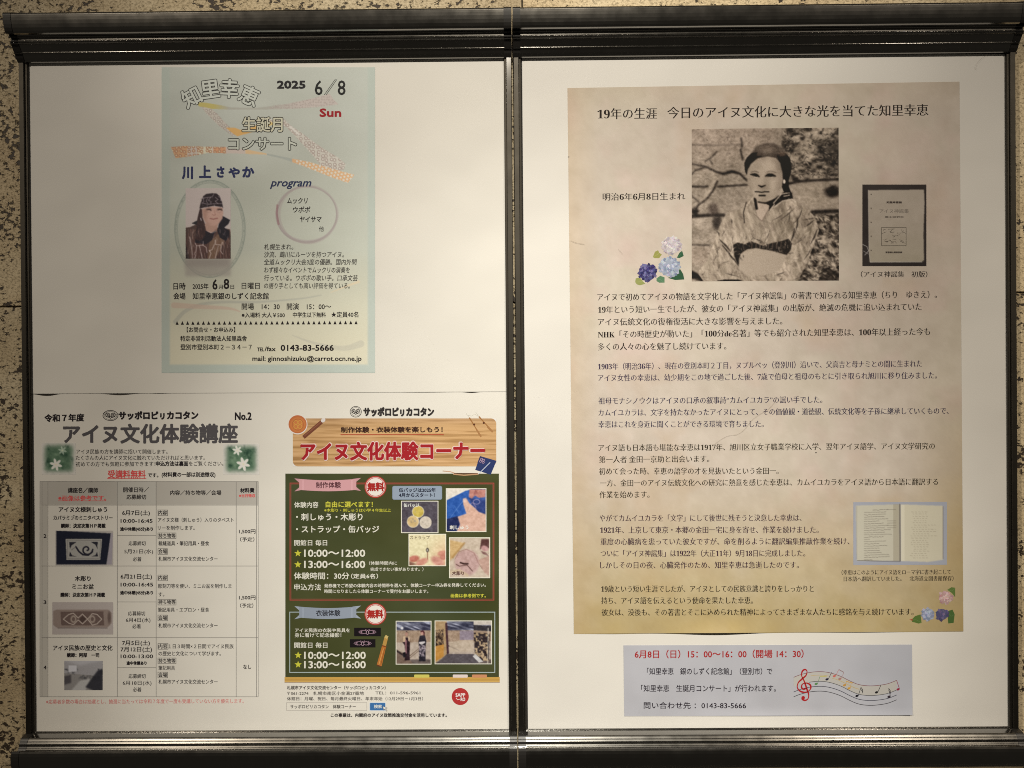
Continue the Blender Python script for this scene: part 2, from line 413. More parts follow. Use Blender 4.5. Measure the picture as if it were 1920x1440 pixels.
# ------------------------------------------------------------------ the two display frames
def metal_mat(name, col, rough):
    m = bpy.data.materials.new(name); m.use_nodes = True; nt = m.node_tree; L = nt.links
    b = nt.nodes["Principled BSDF"]; b.inputs['Base Color'].default_value = (*col, 1); b.inputs['Metallic'].default_value = 1
    b.inputs['Roughness'].default_value = rough
    b.inputs['Coat Weight'].default_value = 1.0; b.inputs['Coat Roughness'].default_value = .11; b.inputs['Coat IOR'].default_value = 2.3
    g = nd(nt, 'ShaderNodeNewGeometry'); mp = nd(nt, 'ShaderNodeMapping'); mp.inputs['Scale'].default_value = (4, 500, 500)
    n = nd(nt, 'ShaderNodeTexNoise'); n.inputs['Scale'].default_value = 1; n.inputs['Detail'].default_value = 3
    L.new(g.outputs['Position'], mp.inputs[0]); L.new(mp.outputs[0], n.inputs['Vector'])
    bp = nd(nt, 'ShaderNodeBump'); bp.inputs['Strength'].default_value = .02; bp.inputs['Distance'].default_value = .0003
    L.new(n.outputs[0], bp.inputs['Height']); L.new(bp.outputs[0], b.inputs['Normal'])
    d = nd(nt, 'ShaderNodeTexNoise'); d.inputs['Scale'].default_value = 60; d.inputs['Detail'].default_value = 5
    L.new(g.outputs['Position'], d.inputs['Vector'])
    r = nd(nt, 'ShaderNodeMapRange'); r.inputs['To Min'].default_value = rough - .06; r.inputs['To Max'].default_value = rough + .10
    L.new(d.outputs[0], r.inputs['Value']); L.new(r.outputs[0], b.inputs['Roughness'])
    return m
M_METAL = metal_mat("anodised_aluminium", (.15, .143, .13), .21)
M_RAIL = metal_mat("anodised_aluminium_rail", (.055, .05, .042), .48)
M_RAIL.node_tree.nodes["Principled BSDF"].inputs["Coat Weight"].default_value = .12
M_CAP = simple_mat("black_plastic", (.018, .017, .016), .32, 0, .2)
M_BACK = simple_mat("backing_board", (.035, .03, .025), .8)
M_SCREW = simple_mat("screw_steel", (.4, .38, .35), .3, 1)
def arc(c, r, a0, a1, n, ry=None):
    """points (depth, pixel row) round a small bead; angles in degrees, 0 faces the viewer"""
    out = []
    for k in range(n + 1):
        a = math.radians(a0 + (a1 - a0) * k / n)
        out.append((c[0] - r * .00068 * math.cos(a), c[1] - (ry or r) * math.sin(a)))
    return out
# (depth, pixel row at x = 930), from the wall side over the front to the lip that holds the sheets
TOPP = [(.008, 23.0), (-.0150, 16.6), (-.0225, 14.6)] + [(-.0310 - .0016 * math.cos(math.radians(q)) , 17.0 - 2.9 * math.sin(math.radians(q))) for q in (100, 80, 60, 40, 20, 0, -12)] + [(-.0322, 22), (-.03165, 28), (-.0309, 35), (-.0300, 42), (-.0289, 48), (-.0275, 52.5), (-.0253, 55.3), (-.0215, 56.5), (-.0212, 57.6)] \
     + arc((-.0212, 59.2), 1.5, 75, -75, 6) + [(-.0195, 61.3), (-.0192, 66.3)] + arc((-.0196, 68.2), 1.4, 75, -75, 6) + arc((-.0192, 71.7), 1.5, 75, -75, 6) \
     + [(-.0178, 74), (-.0128, 88.4)] + arc((-.0128, 90.0), 1.1, 75, -75, 6) + [(-.0112, 91.8), (-.0092, 100), (-.0062, 107), (-.0045, 108.8), (-.0018, 109.6), (.008, 108.6)]
BOTP = [(.008, 1368.5), (-.0016, 1366.6)] + arc((-.0022, 1367.8), 1.2, 80, -60, 6) + [(-.0034, 1370), (-.0080, 1374.5), (-.0124, 1379.2), (-.0130, 1380.2), (-.01345, 1381.3), (-.01408, 1383), (-.01466, 1384.7), (-.01512, 1386.3), (-.0151, 1386.8), (-.01545, 1387.6), (-.01605, 1389.3), (-.01655, 1391.0), (-.0167, 1392), (-.0168, 1395.4)] \
     + [(-.01715, 1396.2), (-.01765, 1397.6), (-.01805, 1399), (-.0180, 1399.5), (-.0183, 1400.2), (-.0188, 1401.6)] \
     + [(-.0196, 1402.4), (-.0272, 1403.4), (-.0296, 1405.2), (-.0312, 1409), (-.0320, 1415), (-.0323, 1422), (-.0319, 1430), (-.0308, 1437), (-.0288, 1442), (-.0262, 1445), (-.0220, 1446), (-.0150, 1444.5), (.008, 1436)]
def prof(P): return [(d, pt(930, y, d).z) for d, y in P]
TP, BP = prof(TOPP), prof(BOTP)
def extrude(P, x0, x1, grow=0.0, smooth=True):
    n = len(P); cz = sum(p[1] for p in P) / n; cd = sum(p[0] for p in P) / n
    Q = []
    for i, (d, z) in enumerate(P):
        a, b = P[i - 1], P[(i + 1) % n]; t = (b[0] - a[0], b[1] - a[1]); L = math.hypot(*t) or 1
        nx, nz = t[1] / L, -t[0] / L
        if nx * (d - cd) + nz * (z - cz) < 0: nx, nz = -nx, -nz
        Q.append((d + nx * grow if 0 < i < n - 1 else d, z + nz * grow))
    v = [(x0, d, z) for d, z in Q] + [(x1, d, z) for d, z in Q]
    f = [(i, (i + 1) % n, n + (i + 1) % n, n + i) for i in range(n)] + [list(range(n)), list(range(2 * n - 1, n - 1, -1))]
    me = bpy.data.meshes.new("profile"); me.from_pydata(v, [], f); me.update()
    import bmesh
    b_ = bmesh.new(); b_.from_mesh(me); bmesh.ops.recalc_face_normals(b_, faces=b_.faces)
    b_.to_mesh(me); b_.free()
    return me
CAPW = .0092
def board(x0, x1, label, screw):
    zt, zb = TP[-1][1], BP[0][1]
    t = empty("display_frame", ((x0 + x1) / 2, .008, zb)); tag(t, label, "display frame", "display frames side by side on the stone wall")
    inv = Vector(t.location)
    def add(name, me, m):
        me.transform(Matrix.Translation(-inv)); o = link(name, me, t, [m]); return o
    add("top_rail", extrude(TP, x0 + CAPW, x1 - CAPW), M_METAL)
    add("bottom_rail", extrude(BP, x0 + CAPW, x1 - CAPW), M_METAL)
    for P in (TP, BP):
        add("end_cap", extrude(P, x0, x0 + CAPW, .0006), M_CAP); add("end_cap", extrude(P, x1 - CAPW, x1, .0006), M_CAP)
    SP = [(0, .008), (0, -.0052), (.0006, -.0060), (.0060, -.0062), (.0066, -.0056), (.0068, -.0040), (.0088, -.0036), (.0094, -.0028), (.0096, -.0008), (.0096, .008)]
    for sgn, xe in ((1, x0 + .0004), (-1, x1 - .0004)):
        v = [(xe + sgn * a, d, zb + .0003) for a, d in SP] + [(xe + sgn * a, d, zt - .0003) for a, d in SP]; n = len(SP)
        f = [(i, (i + 1) % n, n + (i + 1) % n, n + i) for i in range(n)] + [list(range(n)), list(range(2 * n - 1, n - 1, -1))]
        me = bpy.data.meshes.new("rail"); me.from_pydata(v, [], f); me.update()
        import bmesh
        b_ = bmesh.new(); b_.from_mesh(me); bmesh.ops.recalc_face_normals(b_, faces=b_.faces); b_.to_mesh(me); b_.free()
        add("side_rail", me, M_RAIL)
    add("backing_panel", box_me(x0 + .0101, x1 - .0101, .0012, .0075, zb + .0008, zt - .0008), M_BACK)
    return t
XL, XM0 = pt(35.5, 300, -.006).x, pt(961.0, 300, -.006).x
XM1, XR = pt(963.3, 300, -.006).x, pt(1906, 300, -.006).x
board(XL, XM0, "left metal display frame holding the blue concert flyer and the two lower flyers", False)
board(XM1, XR, "right metal display frame holding the parchment-coloured biography poster", True)

# ------------------------------------------------------------------ the white sheets
def sheet_mat(name, a):
    m = bpy.data.materials.new(name); m.use_nodes = True; nt = m.node_tree; b = nt.nodes["Principled BSDF"]
    b.inputs['Base Color'].default_value = (*a, 1); b.inputs['Roughness'].default_value = .5; b.inputs['Specular IOR Level'].default_value = .25
    paper_bump(nt, b); return m
M_SHEET = sheet_mat("white_paper", (.80, .795, .765)); M_SHEET2 = sheet_mat("white_paper_cool", (.79, .785, .765))
def slab(name, pts, d0, d1, m, label, cat):
    n = len(pts); v = [tuple(pt(x, y, d0)) for x, y in pts] + [tuple(pt(x, y, d0) + Vector((0, d1 - d0, 0))) for x, y in pts]
    f = [list(range(n)), list(range(2 * n - 1, n - 1, -1))] + [(i, (i + 1) % n, n + (i + 1) % n, n + i) for i in range(n)]
    me = bpy.data.meshes.new(name); me.from_pydata(v, [], f); me.update()
    o = link(name, me, None, [m]); tag(o, label, cat); return o
def dips(x0, x1, y0, y1, D):
    out = []
    for k in range(181):
        x = x0 + (x1 - x0) * k / 180; y = y0 + (y1 - y0) * k / 180
        for c, w, h in D:
            if abs(x - c) < w: y += h * .5 * (1 + math.cos(math.pi * (x - c) / w))
        out.append((x, y))
    return out
upper = slab("blank_sheet", [(51.5, 111), (946.5, 107), (950.0, 734.2)] + [(57.5, 738.2)][:1], -.0004, .0004, M_SHEET, "wide blank white paper sheet behind the blue concert flyer", "paper sheet")
lower = slab("flyer_sheet", dips(57.6, 950.2, 738.9, 734.9, [(88, 32, 3.8), (225, 42, 3.0), (884, 22, 1.6), (300, 20, .5), (800, 70, .5)]) + [(958, 1368.5), (63, 1373)], -.0002, .0006, M_SHEET,
             "white paper sheet printed with the course table flyer and the green chalkboard flyer", "paper sheet")
mount = slab("mounting_sheet", [(978.5, 106), (1889.3, 101), (1893.6, 1361.5), (990, 1367.5)], -.0004, .0004, M_SHEET2, "plain white mounting sheet behind the parchment biography poster", "paper sheet")
# ================================================================== CONCERT FLYER
def wavy(pts, n=24):
    """smooth curve through points (Catmull-Rom)"""
    P = [pts[0]] + list(pts) + [pts[-1]]; out = []
    for i in range(1, len(P) - 2):
        for k in range(n):
            t = k / n; a, b, c, d = P[i - 1], P[i], P[i + 1], P[i + 2]
            out.append(tuple(.5 * (2 * b[j] + (c[j] - a[j]) * t + (2 * a[j] - 5 * b[j] + 4 * c[j] - d[j]) * t * t + (3 * b[j] - a[j] - 3 * c[j] + d[j]) * t ** 3) for j in range(2)))
    return out + [tuple(pts[-1])]
WA = (186, 176, 157)
C = Canvas(303, 126, 703, 699, .75, (164, 162, 143))
n1 = C.noise(60, 3, 2.0); C.a += ((n1 - .5) * 14)[..., None]
g = np.clip((C.Y - 470) / 180, 0, 1) ** .8; edge = np.clip(np.minimum(np.minimum(C.X - 319, 689 - C.X), 683 - C.Y) / 4 + .5, 0, 1)
C.mix(g * edge * .95, (192, 178, 146)); C.mix((1 - edge) * .7, (158, 162, 143))
C.mix(np.clip((C.Y - 250) / 260, 0, 1) * edge * .35, (174, 170, 140))
def dots(mask, cell, seed, cols, r=.34):
    rs = np.random.RandomState(seed); iu = np.floor(C.X / cell).astype(int); iv = np.floor(C.Y / cell).astype(int)
    jx_ = rs.rand(97, 89) * .4 + .3; jy_ = rs.rand(97, 89) * .4 + .3
    fu = C.X / cell - iu - jx_[iu % 97, iv % 89]; fv = C.Y / cell - iv - jy_[iu % 97, iv % 89]
    rr = np.hypot(fu, fv); C.mix(mask * ((rr < r) & (rr > r * .45)), cols[0]); C.mix(mask * (rr < r * .35), cols[1])
m = C.pmask([(366, 192), (385, 193), (410, 197), (435, 202), (480, 203), (540, 195), (590, 184), (618, 176), (624, 186), (634, 196), (608, 200), (560, 204), (490, 206), (430, 206), (388, 204), (374, 200)])
C.mix(m * .85, (152, 146, 128)); mo = m * np.clip((430 - C.X) / 30, 0, 1); C.mix(mo, (168, 152, 84))
C.mix(m * np.clip((C.X - 500) / 60, 0, 1), (170, 156, 140)); dots(m * (C.X > 505), 5, 3, ((148, 134, 120), (184, 170, 152)))
m = C.pmask([(378, 200), (396, 204), (408, 214), (418, 226), (432, 240), (446, 250), (436, 256), (424, 246), (410, 236), (398, 224), (386, 212)])
C.mix(m * .9, (176, 164, 144)); dots(m, 7, 5, ((150, 136, 120), (196, 186, 166)), .42)
m = C.pmask(wavy([(424, 240), (440, 240), (455, 244), (480, 236), (520, 224), (530, 228)], 8) + [(540, 234), (520, 232), (500, 238), (470, 249), (445, 256), (436, 250)])
C.mix(m, (196, 148, 84)); C.mix(m * np.clip((C.X - 470) / 40, 0, 1) * .7, (196, 172, 110))
m = C.pmask([(500, 224), (530, 222), (548, 238), (566, 250), (590, 268), (614, 284), (634, 296), (648, 308), (644, 318), (628, 322), (604, 314), (590, 296), (572, 276), (552, 254), (536, 238), (514, 232)])
C.mix(m * .9, (182, 172, 152)); dots(m, 8, 8, ((152, 136, 120), (208, 198, 178)), .44); C.mix(C.lmask([(544, 238), (560, 252)], 3) * .6, (220, 216, 206))
m = C.pmask([(321, 276), (345, 274), (380, 275), (424, 276), (470, 282), (500, 288), (540, 296), (580, 304), (620, 316), (664, 328), (652, 343), (620, 332), (570, 312), (530, 298), (496, 290), (440, 288), (390, 287), (355, 294), (330, 297)])
C.mix(m * .95, (186, 168, 142))
for xa, xb, col in ((321, 352, (184, 142, 100)), (352, 370, (178, 164, 144)), (372, 398, (196, 188, 150)), (400, 424, (190, 138, 96)), (424, 460, (180, 162, 144)), (460, 500, (194, 160, 116))):
    C.mix(m * ((C.X > xa) & (C.X < xb)), col)
dots(m * (C.X < 424), 8, 9, ((158, 112, 84), (206, 186, 140)), .4)
C.mix(m * ((C.X > 500) & (C.X < 548)), (150, 150, 134)); C.mix(m * (C.X >= 548), (196, 150, 106))
iu = np.floor(((C.X - 548) * .96 + (C.Y - 300) * .28) / 6.2); fu = ((C.X - 548) * .96 + (C.Y - 300) * .28) / 6.2 - iu
iv = np.floor((-(C.X - 548) * .28 + (C.Y - 300) * .96) / 6.2 + (iu % 2) * .5); fv = (-(C.X - 548) * .28 + (C.Y - 300) * .96) / 6.2 + (iu % 2) * .5 - iv
C.mix(m * (C.X > 552) * (np.hypot(fu - .5, fv - .5) < .32), (216, 200, 172))
# lower faint bands
for pts, w0, w1, col, al in (([(329, 603), (348, 583), (380, 570), (420, 566), (480, 566), (560, 560), (602, 553)], 8, 2, (150, 146, 128), .55), ([(327, 572), (380, 575), (430, 578), (450, 584)], 11, 2, (178, 152, 128), .7), ([(548, 628), (580, 640), (620, 650), (650, 652), (676, 644)], 1.5, 13, (166, 158, 134), .65), ([(620, 548), (650, 536), (672, 528)], 1, 5, (196, 170, 130), .6)):
    P = wavy(pts, 10); wt = [w0 + (w1 - w0) * i / (len(P) - 1) for i in range(len(P))]
    C.line(P, 2, col, al, wt)
# programme ring and portrait oval
for rx, ry, cx, cy, w, col, al in ((56, 52, 575, 402, 3.2, (136, 120, 112), .7), (58, 50, 576, 401, 1.8, (156, 144, 132), .6), (54, 54, 578, 402, 2.6, (150, 136, 124), .5)):
    P = [(cx + rx * math.cos(a * math.pi / 30), cy + ry * math.sin(a * math.pi / 30)) for a in range(61)]
    C.line(P, w, col, al, [w * (.6 + .9 * abs(math.sin(a * math.pi / 60 + .3))) for a in range(61)])
C.line([(520, 385), (519, 400), (522, 420)], 4, (128, 82, 82), .5)
for rx, ry, w, al in ((66, 91, 1.1, .75), (61, 86, 1.0, .6), (64, 89, 3.6, .22)):
    C.line([(394 + rx * math.cos(a * math.pi / 30), 429 + ry * math.sin(a * math.pi / 30)) for a in range(61)], w, (104, 112, 98), al)
rs = np.random.RandomState(4)
for k in range(90):
    a = rs.rand() * 6.28; C.ell(394 + 63.5 * math.cos(a), 429 + 88.5 * math.sin(a), 1.4, 1.1, (120, 122, 106), .4)
C.poly([(348, 484), (433, 484), (433, 518), (348, 518)], (146, 136, 120), .75, 3); C.poly([(348, 484), (433, 484), (433, 500), (348, 500)], (128, 116, 104), .5, 4)
C.grain(7, 2)
flyer = C.build("concert_flyer", None, -.0008, WA)
tag(flyer, "pale blue-green concert flyer with ribbon bands and a small oval portrait", "flyer")
B = -.00085
t = Ink("title_text", flyer, B, WA)
for ch, x, y, r in (("知", 359, 183, -27), ("里", 394, 168, -8), ("幸", 430, 167, 3), ("恵", 467, 180, 24)):
    t.text(ch, x, None, y, 33, (34, 32, 28), rot=r, bold=1.6, hollow=((176, 174, 154), 1.3))
t.text("生誕月", 454, 530, 234, 26, (24, 22, 18), bold=1.0, hollow=((180, 172, 142), 1.4))
t.text("コンサート", 428, 556, 270, 24, (28, 26, 22), bold=1.0, hollow=((174, 172, 150), 1.4))
t = Ink("date_text", flyer, B, WA)
t.text("2025", 519, 573, 158.5, 14, (30, 28, 28), bold=2.2, latin=True)
t.text("6", 590, 605, 164, 28, (26, 26, 24), bold=.9, latin=True, hollow=None); t.text("8", 633, 648, 164, 28, (26, 26, 24), bold=.9, latin=True)
t.line([(608, 178), (629, 148)], 1.0, (40, 40, 36)); t.line([(611, 178.5), (631.5, 149)], 1.0, (40, 40, 36))
t.text("Sun", 599, 640, 211, 15, (132, 20, 26), bold=1.8, latin=True)
t = Ink("performer_name", flyer, B, WA); NV = (34, 40, 70)
t.text("川", 341, 362, 324, 22, NV, bold=2.4); t.text("上", 373, 396, 323, 22, NV, bold=2.4); t.text("さ", 406, 421, 323, 20, NV, bold=2.4); t.text("や", 428, 450, 324, 18, NV, bold=2.4); t.text("か", 454, 477, 323, 20, NV, bold=2.4)
t = Ink("programme_text", flyer, B, WA); K = (26, 20, 20)
t.text("program", 506, 584, 342, 15, (34, 42, 66), bold=1.0, latin=True, shear=.3)
t.text("ムックリ", 538, 577, 376.5, 11, K, bold=.5, shear=.15); t.text("ウポポ", 549, 582, 393.5, 11, K, bold=.5, shear=.15); t.text("ヤイサマ", 562, 603, 411.5, 11, K, bold=.5, shear=.15); t.text("他", 598, 607, 429.5, 9, K, bold=.3)
t = Ink("profile_text", flyer, B, WA)
for s_, x1_, y_ in (("札幌生まれ。", 550, 463), ("沙流、鵡川にルーツを持つアイヌ。", 645, 477.5), ("全道ムックリ大会3度の優勝。国内外問", 669, 491.5), ("わず様々なイベントでムックリの演奏を", 656, 506.5), ("行っている。ウポポの歌い手。口承文芸", 671, 521.5), ("の語り手としても高い評価を得ている。", 656, 536)):
    t.text(s_, 495, x1_, y_, 10.5, (52, 48, 42), shear=.12, bold=.3)
t = Ink("event_text", flyer, B, WA); K = (26, 20, 20)
t.text("日時", 325, 348, 537, 12, K, bold=.6); t.text("2025年", 361, 391, 537, 10.5, K, bold=.5); t.text("6", 398, 408, 533, 19, K, bold=1.3, latin=True); t.text("月", 410, 418, 538, 8, K, bold=.3); t.text("8", 419, 430, 532, 19, K, bold=1.3, latin=True); t.text("日", 432, 439, 538, 8, K, bold=.3); t.text("日曜日", 453, 487, 536, 11.5, K, bold=.5)
t.text("会場", 325, 348, 555.5, 11.5, K, bold=.6); t.text("知里幸恵銀のしずく記念館", 361, 504, 555.5, 11.5, K, bold=.6)
t.text("開場　14：30　開演　15：00～", 453, 621, 575, 11.5, K, bold=.5)
t.text("※入場料 大人￥500", 453, 534, 591, 9, K, bold=.5); t.text("中学生以下無料", 549, 611, 590.5, 9, K, bold=.5); t.text("★定員40名", 621, 672, 590, 10, K, bold=.5)
dd = t.depth((328, 600, 672, 610))
for k in range(35):
    x = 332 + k * 9.87; y = 606 - k * .03; t.poly([(x - 3, y + 3), (x + 3, y + 3), (x, y - 4)], K, dd)
t.text("【お問合せ・お申込み】", 350, 441, 618.5, 9, K, bold=.5); t.text("特定非営利活動法人知里森舎", 338, 463, 635, 9.5, K, bold=.6); t.text("登別市登別本町２－３４－７", 338, 472, 651, 10, K, bold=.5)
t.text("TEL", 482, 495, 655, 7, K, bold=.8, latin=True); t.text("/fax", 496, 517, 654, 8.5, K, bold=.7, latin=True); t.text("0143-83-5666", 526, 626, 652, 11, K, bold=1.2, latin=True)
t.text("mail: ginnoshizuku@carrot.ocn.ne.jp", 473, 678, 672, 9.2, K, bold=.8, latin=True)
# portrait on the concert flyer
C = Canvas(348, 353, 432.5, 485, 1.0, (178, 162, 148)); k = 7.2
Z = lambda *p: [(320 + a / k, 330 + b / k) for a, b in p]
C.poly(Z((190, 700), (260, 690), (380, 640), (520, 700), (700, 700), (800, 720), (830, 900), (830, 1130), (190, 1130)), (70, 50, 44))
for i in range(26):
    x = 200 + i * 24; C.line(Z((x + 20 * math.sin(i), 720), (x + 40 * math.sin(i * 2.1), 920), (x + 10, 1120)), .8, (150, 122, 108) if i % 2 else (110, 72, 60), .8)
C.poly(Z((200, 880), (260, 1120), (200, 1120)), (36, 28, 28)); C.poly(Z((300, 860), (440, 880), (500, 1000), (420, 1060), (300, 1100)), (78, 52, 46), .7)
C.poly(Z((350, 700), (480, 740), (600, 740), (560, 860), (480, 920), (330, 900)), (26, 22, 30))
C.poly(Z((460, 640), (640, 640), (620, 730), (540, 772), (480, 740)), (164, 128, 108))
C.poly(Z((520, 900), (640, 780), (720, 880), (600, 1120), (500, 1120)), (116, 88, 66), .8)
for P_ in (((330, 900), (350, 940), (440, 930), (440, 880)), ((350, 940), (345, 1010), (320, 1060)), ((430, 930), (480, 960), (490, 1030)), ((600, 860), (600, 920), (680, 930), (700, 890)), ((590, 920), (560, 990), (520, 1010)), ((680, 940), (670, 1010), (700, 1050)), ((340, 1060), (330, 1110)), ((260, 820), (290, 1000), (300, 1110)), ((520, 1000), (545, 1040), (520, 1110)), ((390, 940), (430, 1120)), ((640, 940), (600, 1110))):
    C.line(Z(*P_), 1.1, (202, 182, 168), .95)
C.poly(Z((395, 440), (370, 540), (350, 640), (350, 760), (330, 850), (400, 880), (470, 800), (460, 640), (430, 560), (425, 450)), (52, 34, 34))
C.poly(Z((285, 640), (340, 610), (365, 600), (350, 660)), (28, 26, 30))
C.poly(Z((700, 540), (800, 595), (775, 650), (720, 695), (790, 740), (790, 820), (740, 875), (660, 830), (630, 740), (650, 640)), (24, 22, 30))
C.poly(Z((425, 450), (560, 410), (700, 425), (708, 500), (695, 580), (650, 640), (590, 672), (530, 668), (470, 630), (440, 560)), (178, 140, 120), 1, .5)
C.ell(*Z((570, 520))[0], 6, 5, (190, 150, 130), .5, .6)
C.poly(Z((390, 440), (400, 385), (440, 275), (480, 245), (560, 235), (620, 240), (660, 275), (690, 350), (707, 440), (690, 420), (580, 405), (440, 430)), (38, 28, 32))
for P_ in (((430, 300), (560, 285), (580, 250)), ((430, 370), (520, 385), (580, 375), (690, 375)), ((440, 300), (450, 350), (420, 370)), ((540, 290), (510, 330), (550, 350), (530, 375)), ((600, 290), (640, 320), (600, 345), (640, 375)), ((640, 280), (670, 290), (680, 340)), ((500, 300), (480, 340), (500, 370)), ((585, 375), (590, 430))):
    C.line(Z(*P_), .8, (176, 158, 152), .95)
C.line(Z((440, 432), (580, 412), (700, 430)), .9, (190, 170, 158), .8)
C.line(Z((488, 458), (518, 452), (545, 462)), 2.1, (44, 28, 26), .95); C.line(Z((635, 458), (662, 452), (690, 460)), 2.1, (44, 28, 26), .95); C.line(Z((485, 440), (520, 430), (550, 440)), 1.0, (90, 62, 54), .7); C.line(Z((630, 440), (665, 432), (692, 442)), 1.0, (90, 62, 54), .7); C.line(Z((590, 470), (600, 520)), 1.6, (150, 108, 92), .6)
for cx in (510, 655): C.line([(320 + (cx + 42 * math.cos(a * .5)) / k, 330 + (465 + 28 * math.sin(a * .5)) / k) for a in range(14)], .5, (120, 96, 88), .8)
C.line(Z((560, 520), (585, 535), (605, 522)), 1.0, (140, 96, 82)); C.line(Z((532, 574), (575, 584), (632, 570)), 1.5, (118, 62, 58), .9)
C.line(Z((405, 570), (415, 600)), 1.4, (190, 184, 178)); C.line(Z((500, 745), (560, 768), (620, 740)), .6, (200, 190, 180)); C.strokes(C.pmask(Z((200, 700), (820, 720), (820, 1120), (200, 1120))) * (np.abs(C.X - 392) > 10), 160, 7, .8, 85, ((190, 168, 150), (40, 28, 28), (110, 72, 58), (150, 118, 98)), .6, 6, .25); C.strokes(C.pmask(Z((400, 300), (690, 300), (700, 420), (395, 430))), 50, 3, .6, 30, ((160, 146, 138), (20, 16, 20)), .8, 7, 1.2); C.strokes(C.pmask(Z((350, 560), (460, 640), (470, 800), (330, 850))), 40, 9, .7, 85, ((90, 60, 52), (30, 20, 22)), .7, 8, .2)
C.mix(C.blurm(C.pmask(Z((425, 450), (500, 440), (480, 600), (560, 672), (480, 640), (435, 560))), 2) * .45, (136, 98, 80)); C.soften(.5); C.grain(12, 5)
C.build("photo_print", flyer, B - .00004, WA, label="portrait of a smiling person in a dark patterned cap and striped embroidered robe")

# ================================================================== COURSE FLYER (left half of the lower sheet)
WB = (176, 164, 145); B = -.00025
K = (26, 20, 20); R_ = (176, 60, 54); GR = (104, 96, 84)
crs = Ink("course_flyer", lower, B, WB, "course table flyer printed on the left half of the sheet")
crs.rect(75, 902.5, 484, 946, (146, 135, 117)); crs.rect(75, 946, 89, 1306, (152, 141, 122)); crs.rect(219, 903, 292, 946, (150, 140, 122))
rs = random.Random(3)
for (x0, y0, x1, y1) in ((74.5, 902.5, 484.5, 903.4), (74.5, 1306, 484.5, 1306.9)): crs.rect(x0, y0, x1, y1, GR)
dd = crs.depth((74, 902, 485, 1307))
for x in (74.5, 78.5, 89.5, 219.4, 292.3, 442.4, 480.5, 484): crs.rect(x, 903, x + (.9 if x in (219.4, 292.3, 442.4, 480.5) else .6), 1306, GR, dd)
dd = crs.depth((74, 902, 485, 1307))
for y in (946.5, 1060.8, 1195.2): crs.rect(78, y, 484, y + .9, GR, dd)
for y in (1003.4, 1128.2, 1251.4): crs.rect(219.4, y, 292.3, y + .8, GR, dd)
h_ = Ink("headline", crs, B - .00012, WB)
h_.text("令和７年度", 83, 158, 784.5, 13, K, yr=783, bold=1.5); h_.text("サッポロピㇼカコタン", 222, 372, 779.5, 14, K, yr=779, bold=1.8); h_.text("No.2", 440, 472, 780, 14, K, bold=1.6, latin=True)
def owl(h_, cx, cy, rx, ry, K):
    h_.ring(cx, cy, rx, ry, 1.1, K); h_.ring(cx, cy, rx - 2.2, ry - 2, .5, K)
    for sg in (-1, 1):
        h_.ring(cx + sg * rx * .36, cy - 1, rx * .27, ry * .36, 1.3, K); h_.ell(cx + sg * rx * .36, cy - 1, rx * .13, ry * .16, K)
        h_.line([(cx + sg * rx * .66, cy - 3), (cx + sg * rx * .6, cy + 2), (cx + sg * rx * .2, cy + 4), (cx, cy + 1)], 1.0, K)
    h_.line([(cx - 2, cy + 3), (cx, cy + 6), (cx + 2, cy + 3)], .9, K)
owl(h_, 207, 779, 14, 9.5, K)
h_.text("アイヌ文化体験講座", 118, 446, 814.5, 33, (66, 60, 56), yr=813.5, bold=2.7)
t = Ink("body_text", crs, B - .00012, WB)
t.text("アイヌ民族の方を講師に招いて開催します。", 143, 314, 847, 8.5, K); t.text("たくさんの人にアイヌ文化に触れていただければと思います。", 142, 384, 858.5, 8.5, K)
t.text("初めての方でも気軽に参加できます！", 142, 291, 870.5, 8.5, K, yr=870); t.text("申込方法は裏面", 292, 353, 869.5, 8.5, K, bold=.8); t.text("をご覧ください。", 354, 419, 869.5, 8.5, K)
t.text("受講料無料", 202, 273, 889.5, 14, R_, bold=.8); t.rect(201, 896.6, 274, 897.6, R_); t.text("です。", 277, 297, 891, 8, K, bold=.6); t.text("(材料費の一部は別途徴収)", 303, 404, 890, 8.5, K, bold=.6)
t.text("講座名／講師", 127, 184, 919.5, 9, K, bold=.6); t.text("※画像は参考です。", 109, 199, 934, 9, R_, bold=.4); t.rect(109, 938.6, 199, 939.4, R_)
t.text("開催日時／", 231, 279, 918.5, 9, K, bold=.4); t.text("応募締切", 237, 274, 932, 8.5, K, bold=.4); t.text("内容／持ち物等／会場", 319, 415, 924, 8.5, K, bold=.4); t.text("材料費", 450, 477, 919.5, 8, K, bold=.9); t.text("※当日徴収", 448, 479, 929.5, 6, R_, bold=.4)
for nn, y in (("2", 1005), ("3", 1129), ("4", 1251.5)): t.text(nn, 81.5, 87, y, 7, K, bold=.5, latin=True)
t.text("アイヌ文様刺しゅう", 110, 201, 955.5, 9.5, K, bold=.6); t.text("カパラミㇷ゚のミニタペストリー", 100, 211, 971, 8.5, K, bold=.4)
for x, y in ((114, 986), (113, 1115.5)): t.text("講師：決定次第ＨＰ掲載", x, x + 84, y, 7.5, K, bold=.8)
t.text("木彫り", 140, 170, 1085, 9, K, bold=.6); t.text("ミニお盆", 135, 176, 1100, 9.5, K, bold=.5); t.text("アイヌ民族の歴史と文化", 99, 211, 1215, 9.5, K, bold=.5); t.text("講師：阿部　一司", 125, 186, 1228.5, 7.5, K, bold=.8)
